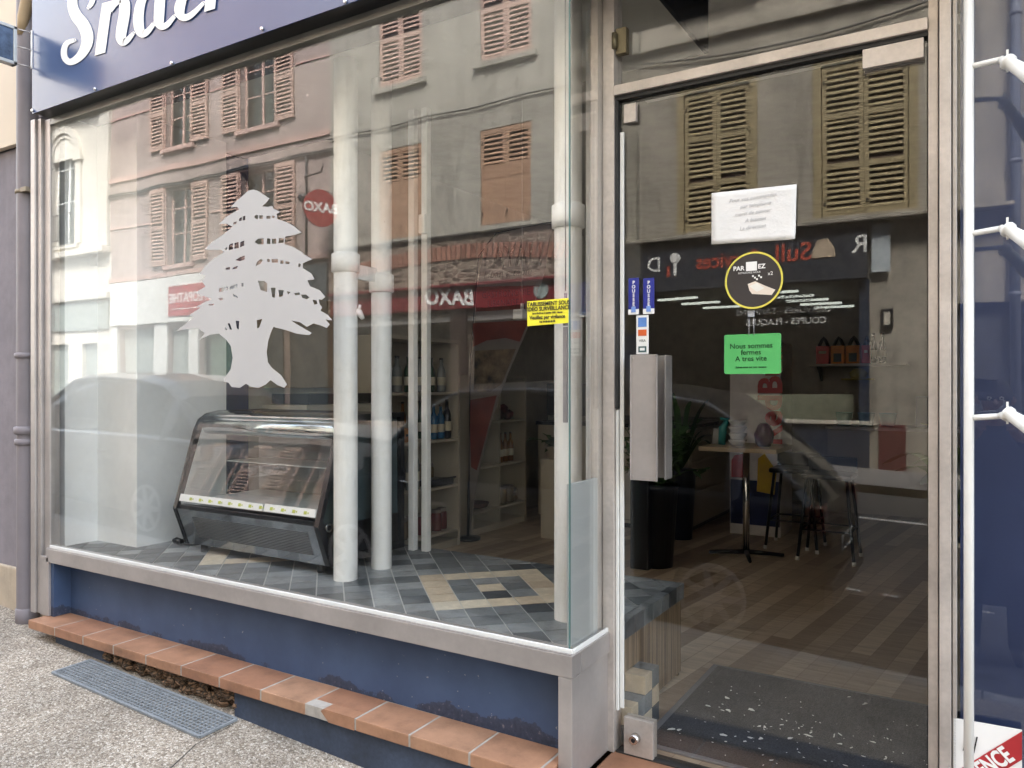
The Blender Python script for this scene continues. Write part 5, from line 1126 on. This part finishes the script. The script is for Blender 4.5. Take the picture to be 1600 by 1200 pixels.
# --- ochre house with key-cutting shop
oc = thing('ochre_house', 'stained ochre house with weathered olive shutters above a dark shop, mirrored in the door', 'building', (-3, OY, 0))
hs = [(-4.75, -3.53, 4.45, 7.02), (-2.34, -1.01, 4.45, 7.02), (1.0, 2.2, 4.45, 7.02), (-4.75, -3.53, 8.75, 10.9), (-2.34, -1.01, 8.75, 10.9), (1.0, 2.2, 8.75, 10.9)]
dh = [(-5.6, -1.75, 1.02, 3.35), (-.55, .55, .2, 2.9), (1.2, 3.4, .9, 3.0)]
b = MB(OCHW); holes_wall(b, -6.58, 9, -.5, 14, hs+dh, OCHW); obj('wall', b, oc)
for h in hs: window(oc, h, SHUTY, closed_sh=SHUTY, sill=OCHW, parts=3, surround=SHUTY)
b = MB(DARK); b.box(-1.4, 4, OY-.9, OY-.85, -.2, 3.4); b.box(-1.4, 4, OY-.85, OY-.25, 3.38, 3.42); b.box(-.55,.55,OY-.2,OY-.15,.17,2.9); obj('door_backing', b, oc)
b = MB(OCHW); b.rbox(-6.58, 9, OY, OY+.12, 7.95, 8.12, .02); b.rbox(-6.5, .4, OY, OY+.34, 4.30, 4.36, .01); b.rbox(-4.9,-3.4,OY+.002,OY+.16,8.50,8.62,.02); b.rbox(-2.5,-.85,OY+.002,OY+.16,8.50,8.62,.02); obj('string_course', b, oc)
b = MB(M('charcoal_fascia', (.022,.026,.036), .5)); b.rbox(-6.4, -1.62, OY, OY+.20, 3.42, 4.28, .01); b.rbox(-6.4, -1.62, OY, OY+.26, 3.36, 3.41, .01); fs_ = obj('fascia', b, oc)
b = MB(M('dim_white_letters', (.75,.75,.72), .5)); wl = b.mats[0]; rl = M('rust_red_letters', (.42,.07,.04), .5)
def ox(px): return PY(px, 400, 11.44).x
text_mb(b, 'R', OT(ox(1345), 3.92, .205), .42, wl, .004, .004); text_mb(b, 'D', OT(ox(1027), 3.88, .205), .38, wl, .004, .004)
text_mb(b, 'Sull', OT(ox(1243), 3.88, .205), .44, rl, .004, .006, sx=1.0); text_mb(b, 'Services', OT(ox(1140), 3.86, .205), .40, rl, .004, .006, sx=.85)
kx = ox(1060); b.tube([(kx, OY+.205, 3.98), (kx, OY+.215, 3.98)], .10, 16, wl, smooth=False); b.box(kx-.03, kx+.03, OY+.205, OY+.215, 3.66, 3.90, wl); b.box(kx-.16, kx-.10, OY+.205, OY+.215, 3.64, 3.84, rl)
kx = ox(1290); b.lathe([(.16, -.01), (.16, .01)], (0,0,0), 4) if False else None
b.prism([(kx-.20, OY+.205, 3.76), (kx+.18, OY+.205, 3.76), (kx+.16, OY+.205, 3.92), (kx+.06, OY+.205, 4.08), (kx-.10, OY+.205, 4.06), (kx-.17, OY+.205, 3.90)], (0, .01, 0), M('beige_shoe_print', (.45,.36,.26), .5)); obj('lettering', b, fs_)
b = MB(GLASS_OPP); b.box(-5.6, -1.75, OY-.10, OY-.09, 1.02, 3.35); sp_ = obj('shop_pane', b, oc)
b = MB(wl)
text_mb(b, 'CORDONNERIE', OT(-3.1, 3.12, -.085), .17, wl, .002, .001); text_mb(b, 'GRAVURES - TAMPONS', OT(-3.0, 2.92, -.085), .155, wl, .002, .001); text_mb(b, 'COUPES - PLAQUES', OT(-2.95, 2.73, -.085), .155, wl, .002, .001); obj('window_lettering', b, sp_)
b = MB(M('navy_shop_base', (.016,.026,.05), .45)); b.box(-5.6, -1.76, OY-.12, OY+.03, .16, .95); b.box(-6.4,-5.6,OY,OY+.06,.16,3.36); b.box(-1.75,-1.60,OY,OY+.06,.16,3.36); bs_ = obj('shop_base', b, oc)
b = MB(M('shop_base_red', (.10,.02,.02), .45)); b.rbox(-1.46, -1.05, OY, OY+.05, .18, .97, .01); obj('shop_base', b, oc)
b = MB(CREAM); b.rbox(-5.62, -1.5, OY-.12, OY+.10, .955, 1.02, .01); obj('shop_sill', b, oc)
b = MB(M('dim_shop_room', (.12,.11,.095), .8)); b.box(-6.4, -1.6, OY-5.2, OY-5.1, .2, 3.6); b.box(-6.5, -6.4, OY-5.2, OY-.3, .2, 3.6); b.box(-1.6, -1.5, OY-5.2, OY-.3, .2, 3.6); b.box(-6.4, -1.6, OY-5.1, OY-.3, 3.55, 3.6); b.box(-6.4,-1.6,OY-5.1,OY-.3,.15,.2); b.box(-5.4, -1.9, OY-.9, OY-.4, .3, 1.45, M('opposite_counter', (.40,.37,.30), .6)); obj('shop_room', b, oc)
LAMP = emit('tube_light', (1, 1, .95), .9)
for k in range(5):
    b = MB(LAMP); xx = -2.9+.12*k; b.box(xx-.8, xx, OY-1.0-k*.85, OY-.9-k*.85, 3.33, 3.37); t_ = obj('tube_light', b, label=words[k]+' lit ceiling tube counting inward, right hand row of the shop across the street', cat='lamp', group='lit ceiling tubes inside the opposite shop, right row')
for k in range(3):
    b = MB(LAMP); xx = -4.8+.12*k; b.box(xx-.8, xx, OY-1.0-k*1.1, OY-.9-k*1.1, 3.33, 3.37); obj('tube_light', b, label=words[k]+' lit ceiling tube counting inward, left hand row of the shop across the street', cat='lamp', group='lit ceiling tubes inside the opposite shop, left row')
b = MB(M('pale_blue_plate', (.45,.50,.52), .4)); b.rbox(-1.56, -1.28, OY+.08, OY+.12, 3.45, 4.25, .005); obj('street_plate', b, label='pale upright plate beside the shop fascia across the street', cat='plate')
b = MB(BLACK); b.rbox(-1.42, -1.24, OY+.0, OY+.07, 2.55, 2.86, .01); b.rbox(-1.38,-1.28,OY+.07,OY+.08,2.60,2.80,.004,CREAM); obj('letter_box', b, label='small black framed box on the pillar across the street', cat='box')
odp = thing('downpipe', 'blue grey downpipe on the ochre house across the street', 'pipe', (.35, OY, .2)); b = MB(M('blue_grey_zinc', (.16,.18,.24), .5)); b.tube([(.42, OY+.10, .2), (.42, OY+.10, 13)], .07, 12); obj('pipe', b, odp)
b = MB(M('blue_grey_zinc2', (.16,.18,.24), .5)); [b.lathe([(.07,-.03),(.085,-.025),(.085,.025),(.07,.03)], (.42, OY+.10, z_)) for z_ in (3.0, 5.0, 7.2)]; obj('clip', b, odp)
# cables and bracket sign
b = MB(M('grey_cable', (.05,.05,.05), .6))
for dz in (0, .05): b.tube([(-22+i*.5, OY+.06, 7.15+dz+.02*math.sin(i*1.7)) for i in range(19)], .022, 6)
b.tube([(-13.2+i*.5, OY+.05, 7.42+.02*math.sin(i*1.3)) for i in range(14)], .016, 6); b.tube([(-13.9, OY+.06, 7.2), (-13.9, OY+.06, 4.6)], .03, 6); b.tube([(-6.6+i*.6, OY+.05, 7.55+.012*(i-6)**2) for i in range(16)], .016, 6)
obj('wall_cable', b, label='dark electric cables clipped along the house fronts across the street', cat='cable')
bs = thing('hanging_sign', 'round red sign with white lettering on a wrought bracket, mirrored left of the pipe', 'sign', (-13.6, OY+.4, 5.6))
b = MB(BLACK); b.tube([(-13.9, OY+.05, 6.55), (-13.55, OY+.45, 6.50), (-12.8, OY+.6, 6.48), (-12.5,OY+.9,6.47)], .022, 8); b.tube([(-13.9,OY+.05,6.1),(-13.6,OY+.35,6.5)],.015,6); b.lathe([(.02,-.12),(.11,-.08),(.12,.08),(.02,.12)], (-13.9, OY+.16, 6.1), 10); obj('bracket', b, bs)
rm = Matrix.Translation((-12.90, OY+.55, 5.66)) @ Matrix.Rotation(R(180-66), 4, 'Z')
b = MB(M('bright_red_disc', (.30,.022,.02), .35)); b.T = rm; b.tube([(0, -.03, 0), (0, .03, 0)], .43, 36, smooth=False); b.T = None; ds_ = obj('disc', b, bs)
b = MB(LETW); text_mb(b, 'BAXO', rm @ Matrix.Translation((0,-.035,0)) @ Matrix.Rotation(R(90), 4, 'X'), .31, LETW, .003, .008); text_mb(b, 'BAXO', rm @ Matrix.Rotation(R(180), 4, 'Z') @ Matrix.Translation((0,-.035,0)) @ Matrix.Rotation(R(90), 4, 'X'), .31, LETW, .003, .008); obj('lettering', b, ds_)
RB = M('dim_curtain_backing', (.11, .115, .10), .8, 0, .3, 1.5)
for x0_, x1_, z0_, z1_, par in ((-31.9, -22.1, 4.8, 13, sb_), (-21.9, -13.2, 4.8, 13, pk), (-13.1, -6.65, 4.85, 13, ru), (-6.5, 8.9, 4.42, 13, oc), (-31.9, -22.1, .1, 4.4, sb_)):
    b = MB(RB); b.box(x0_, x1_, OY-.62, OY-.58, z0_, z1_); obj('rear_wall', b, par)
b = MB(STONE); b.box(-45, -32.05, OY-3, OY, -.5, 12); tag(obj('end_house', b), 'plain pale house closing the far left end of the street', 'building')

# ================================================================ CARS
def wheel_mb(T, w=.21, r=.315):
    a = MB(RUBBER); a.T = T; a.tube([(0,-w/2,0),(0,-w/2+.02,0),(0,w/2-.02,0),(0,w/2,0)], [r-.02, r, r, r-.02], 28)
    c = MB(M('alloy_wheel', (.60,.60,.61), .35, .2)); c.T = T
    n = 32; 
    for k in range(n):
        a0, a1 = 2*math.pi*k/n, 2*math.pi*(k+1)/n
        c.prism([(math.cos(a0)*.205, w/2+.004, math.sin(a0)*.205), (math.cos(a0)*.232, w/2+.004, math.sin(a0)*.232), (math.cos(a1)*.232, w/2+.004, math.sin(a1)*.232), (math.cos(a1)*.205, w/2+.004, math.sin(a1)*.205)], (0, .014, 0))
    for k in range(7):
        a0 = 2*math.pi*k/7; d = Vector((math.cos(a0), 0, math.sin(a0))); e = Vector((-d.z, 0, d.x))
        c.prism([d*.04+e*.03+Vector((0,w/2+.001,0)), d*.21+e*.018+Vector((0,w/2+.001,0)), d*.21-e*.018+Vector((0,w/2+.001,0)), d*.04-e*.03+Vector((0,w/2+.001,0))], (0, .013, 0))
    c.tube([(0,w/2,0),(0,w/2+.02,0)], .055, 16)
    return a, c
def car(label, xr, ynear, zf_, paint, L=4.35, H=1.72, plate='BR-970-WH'):
    # rear at xr, pointing to -x, near side at ynear, body spreads to -y
    Wd = 1.78; yc_ = ynear - Wd/2; t = thing('parked_car', label, 'car', (xr-L/2, yc_, zf_(xr-L/2)))
    sl_ = (zf_(xr)-zf_(xr-L))/L
    def Pz(s, z): return zf_(xr-L/2) + sl_*(L/2-s) + z
    # stations: s from rear, (bottom z, belt z, half width bottom, half width belt)
    st_ = [(0, .42, .80, .62, .66), (.05, .30, .95, .78, .76), (.25, .22, 1.02, .85, .84), (.9, .20, 1.03, .89, .87), (2.0, .20, 1.0, .89, .88), (3.0, .20, .97, .89, .87), (3.55, .20, .93, .88, .84), (3.95, .22, .84, .84, .78), (4.25, .28, .72, .74, .66), (4.35, .38, .60, .60, .54)]
    rings = []
    for s, zb, zt_, wb, wt in st_:
        pts = [(-wb*.9, zb), (-wb, zb+.12), (-wb, (zb+zt_)/2), (-wt, zt_-.05), (-wt*.93, zt_), (0, zt_+.02), (wt*.93, zt_), (wt, zt_-.05), (wb, (zb+zt_)/2), (wb, zb+.12), (wb*.9, zb)]
        rings.append([(xr-s*L/4.35, yc_+y, Pz(s, z)) for y, z in pts])
    b = MB(paint); b.loft(rings, paint); bd_ = obj('body', b, t)
    cab = [(.06, .62, .96, .70), (.20, .62, 1.15, .70), (.62, .64, H-.20, .60), (.85, .66, H-.06, .60), (1.3, .66, H-.005, .61), (2.0, .66, H, .61), (2.6, .66, H-.05, .60), (3.0, .68, H-.26, .62), (3.35, .70, 1.12, .70), (3.55, .70, .95, .74)]
    rings = []
    for s, _, zt_, wt in cab:
        wb = .82; pts = [(-wb, .90), (-(wb*.45+wt*.55), min(zt_-.03, .90+(zt_-.9)*.55)), (-wt-.01, max(.93, zt_-.06)), (-wt*.8, zt_), (0, zt_+.015), (wt*.8, zt_), (wt+.01, max(.93, zt_-.06)), (wb*.45+wt*.55, min(zt_-.03, .90+(zt_-.9)*.55)), (wb, .90)]
        rings.append([(xr-s*L/4.35, yc_+y, Pz(s, z)) for y, z in pts])
    b = MB(CARG); b.loft(rings, CARG); obj('windows', b, t)
    EDG = M('car_roof_edge', (.16, .17, .19), .3); b = MB(paint)                            # roof skin and pillars
    n = len(cab)
    for i in range(2, n-3):
        r0, r1 = rings[i], rings[i+1]; up = Vector((0, 0, .008))
        for k in (2, 3, 4, 5): b.prism([Vector(r0[k])+up, Vector(r0[k+1])+up, Vector(r1[k+1])+up, Vector(r1[k])+up], (0, 0, -.012))
    for ks in ((0, 1, 2), (8, 7, 6)):
        for path in ([(1, .0), (2, 0), (3, 0)], ):
            pass
        sgn = 1 if ks[0] == 8 else -1
        for idx in ((0, 1, 2, 3), ):
            b.tube([Vector(rings[i][2 if sgn < 0 else 6])+Vector((0, sgn*.004, 0)) for i in range(1, n-1)], .026, 6, EDG)
        for i, j in ((4, 4), (6, 6)): b.tube([Vector(rings[i][k_])+Vector((0, sgn*.004, 0)) for k_ in ks], .03, 6)
        b.tube([Vector(rings[2][k_])+Vector((0, sgn*.002, 0)) for k_ in ks], .06, 6, EDG)
    obj('roof', b, t)
    for s in (.72, 3.45):
        for sd_ in (1, -1):
            c_ = Vector((xr-s*L/4.35, yc_+sd_*(Wd/2-.085), Pz(s, .315)))
            T = Matrix.Translation(c_) @ (Matrix.Rotation(math.pi, 4, 'Z') if sd_ < 0 else Matrix.Identity(4)); ty_, al = wheel_mb(T)
            w_ = obj('wheel', ty_, t); obj('rim', al, w_)
            b = MB(BLACK); b.tube([c_+Vector((0, sd_*.085, 0)), c_+Vector((0, sd_*.090, 0))], .365, 28); obj('wheel_arch', b, t)
    b = MB(LETW); px_ = xr+.004; b.rbox(px_, px_+.008, yc_-.26, yc_+.26, Pz(0, .62), Pz(0, .73), .002); pl = obj('number_plate', b, t)
    b = MB(INK); text_mb(b, plate, Matrix.Translation((px_+.010, yc_, Pz(0, .675))) @ Matrix.Rotation(R(90), 4, 'Z') @ Matrix.Rotation(R(90), 4, 'X'), .115, INK, .002, .002, sx=.85); obj('characters', b, pl)
    for sd_ in (1, -1):
        b = MB(M('tail_light', (.07,.008,.008), .2)); yq = yc_+sd_*.72; b.rbox(xr-.14, xr-.02, yq-.08, yq+.08, Pz(0, .82), Pz(0, 1.0), .02); obj('tail_light', b, t)
        b = MB(BLACK); yq = yc_+sd_*.93; b.rbox(xr-3.25, xr-3.05, yq-.07, yq+.07, Pz(3.1, .98), Pz(3.1, 1.12), .03); obj('mirror', b, t)
    b = MB(BLACK); b.rbox(xr-.03, xr+.03, yc_-.76, yc_+.76, Pz(0, .34), Pz(0, .50), .02); obj('bumper', b, t)
    b = MB(M('chrome_window_line', (.6,.6,.6), .15, .9)); b.tube([Vector(rings[i][8])+Vector((0, .035, .03)) for i in range(2, n-2)], .008, 6); obj('window_trim', b, t)
    for s in (1.5, 2.6): b = MB(CHROME); b.rbox(xr-s-.10, xr-s+.08, yc_+.885, yc_+.915, Pz(s, .80), Pz(s, .825), .004); obj('door_handle', b, t)
    return t
rz_ = lambda x: gz(x) - .195
car('dark hatchback parked at the kerb, mirrored in the door and right half of the window', -.86, -2.14, rz_, CARD, 4.35, 1.74)
car('silver grey car parked farther up the kerb, mirrored low at the left of the window', -6.4, -2.2, rz_, CARS, 4.2, 1.62, 'DC-318-KL')

# ================================================================ PHOTOGRAPHER (seen mirrored right of the door)
def person():
    zr = rz_(0); z0 = zr; yb = -2.95; xb = .07; h = 1.86
    J = {}
    def j(n_, x, y, z, r_): J[n_] = (Vector((xb+x, yb+y, z0+z)), r_)
    j('pelvis', 0, 0, .98, .19); j('belly', 0, .0, 1.14, .19); j('chest', 0, .01, 1.36, .20); j('neck0', 0, .02, 1.53, .075); j('neck', 0, .035, 1.60, .055)
    j('jaw', 0, .06, 1.66, .070); j('head', 0, .055, 1.74, .093); j('crown', 0, .045, 1.82, .075)
    for s, q in ((-1, 'l'), (1, 'r')):
        j('hip'+q, s*.10, 0, .90, .105); j('knee'+q, s*.12, .03, .50, .065); j('ankle'+q, s*.12, 0, .09, .042); j('toe'+q, s*.14, .17, .045, .035)
        j('sho'+q, s*.20, .01, 1.47, .085); j('elb'+q, s*.33, .12, 1.24, .07); j('wri'+q, s*.10, .36, 1.50+.04, .031); j('palm'+q, s*.085, .41, 1.60, .036)
    E = [('pelvis','belly'),('belly','chest'),('chest','neck0'),('neck0','neck'),('neck','jaw'),('jaw','head'),('head','crown')]
    for q in 'lr': E += [('pelvis','hip'+q),('hip'+q,'knee'+q),('knee'+q,'ankle'+q),('ankle'+q,'toe'+q),('chest','sho'+q),('sho'+q,'elb'+q),('elb'+q,'wri'+q),('wri'+q,'palm'+q)]
    for s, q in ((-1, 'l'), (1, 'r')):
        pc = J['palm'+q][0]-Vector((xb, yb, z0))
        for k in range(4):
            a = 'f%d%s' % (k, q); bb = 'g%d%s' % (k, q)
            j(a, pc.x+s*.0, pc.y+.045, pc.z+.03-.022*k, .0095); j(bb, pc.x-s*.035, pc.y+.055, pc.z+.032-.022*k, .0085); E += [('palm'+q, a), (a, bb)]
        j('t'+q, pc.x-s*.03, pc.y-.005, pc.z-.01, .0105); j('u'+q, pc.x-s*.055, pc.y+.012, pc.z+.012, .0095); E += [('palm'+q, 't'+q), ('t'+q, 'u'+q)]
    names = list(J); idx = {n_: i for i, n_ in enumerate(names)}
    t = thing('person', 'person in a navy jacket holding up a phone, mirrored right of the door', 'person', (xb, yb, z0))
    off = Vector((xb, yb, z0))
    me = bpy.data.meshes.new('body'); me.from_pydata([tuple(J[n_][0]-off) for n_ in names], [(idx[a], idx[b_]) for a, b_ in E], [])
    o = bpy.data.objects.new('body', me); COL.objects.link(o); o.parent = t
    sk = o.modifiers.new('skin', 'SKIN'); ss = o.modifiers.new('sub', 'SUBSURF'); ss.levels = 2; ss.render_levels = 2
    for i, n_ in enumerate(names):
        v = me.skin_vertices[0].data[i]; v.radius = (J[n_][1], J[n_][1]); v.use_root = (n_ == 'pelvis')
    dg = bpy.context.evaluated_depsgraph_get(); m2 = bpy.data.meshes.new_from_object(o.evaluated_get(dg)); o.modifiers.clear(); o.data = m2
    m2.materials.clear(); [m2.materials.append(m_) for m_ in (SKIN, CLOTH, TROUS, BLACK)]
    wl_, wr_ = J['wril'][0]-off, J['wrir'][0]-off
    for p in m2.polygons:
        c = p.center; p.use_smooth = True
        if c.z < .10: p.material_index = 3
        elif c.z < .98: p.material_index = 2
        elif c.z > 1.575 and abs(c.x) < .12 and c.y < .2: p.material_index = 0
        elif (c-wl_).length < .0 or c.y > .355: p.material_index = 0
        else: p.material_index = 1
    hc = J['head'][0]
    b = MB(CLOTH); rings = []
    for zz, rx_, ry_ in ((.42, .31, .22), (.60, .29, .20), (.85, .26, .19), (1.0, .245, .185), (1.12, .23, .18)):
        rings.append([(xb+math.cos(a)*rx_*(1+.04*math.sin(5*a)), yb+math.sin(a)*ry_*(1+.04*math.sin(5*a)), z0+zz) for a in [i*math.pi/14 for i in range(28)]])
    b.loft(rings); obj('long_coat', b, t)
    b = MB(HAIR); rings = []
    for k in range(7):
        ph = R(8+k*16); rings.append([(hc.x+math.sin(ph)*.102*math.cos(a), hc.y-.012+math.sin(ph)*.115*math.sin(a)*(1 if math.sin(a) < 0 else .82), hc.z+.025+math.cos(ph)*.115) for a in [i*math.pi/10 for i in range(20)]])
    b.loft(rings); obj('hair', b, t)
    b = MB(SKIN); b.tube([hc+Vector((0,.085,.0)), hc+Vector((0,.118,-.028)), hc+Vector((0,.095,-.04))], [.010,.016,.010], 8)
    for s in (-1, 1): b.tube([hc+Vector((s*.092,0,.02)), hc+Vector((s*.104,-.01,0)), hc+Vector((s*.092,-.005,-.03))], [.012,.016,.010], 8)
    obj('nose_and_ears', b, t)
    for s in (-1, 1): b = MB(LETW); b.tube([hc+Vector((s*.034,.080,.012)), hc+Vector((s*.034,.092,.012))], [.014,.006], 10); b.tube([hc+Vector((s*.034,.0925,.012)), hc+Vector((s*.034,.094,.012))], .006, 8, BLACK); obj('eye', b, t)
    b = MB(M('lips', (.35,.14,.12), .5)); b.tube([hc+Vector((-.024,.086,-.068)), hc+Vector((0,.097,-.066)), hc+Vector((.024,.086,-.068))], [.003,.006,.003], 8); obj('mouth', b, t)
    b = MB(BLACK); b.rbox(-.078+xb*0, .078, CAMY-.055, CAMY-.046, 1.58, 1.66, .006); ph = obj('phone', b, label='black phone held up sideways by the person in the navy jacket', cat='phone')
    b = MB(CHROME); b.tube([(.055, CAMY-.046, 1.642), (.055, CAMY-.043, 1.642)], .008, 12); obj('lens_ring', b, ph)
person()
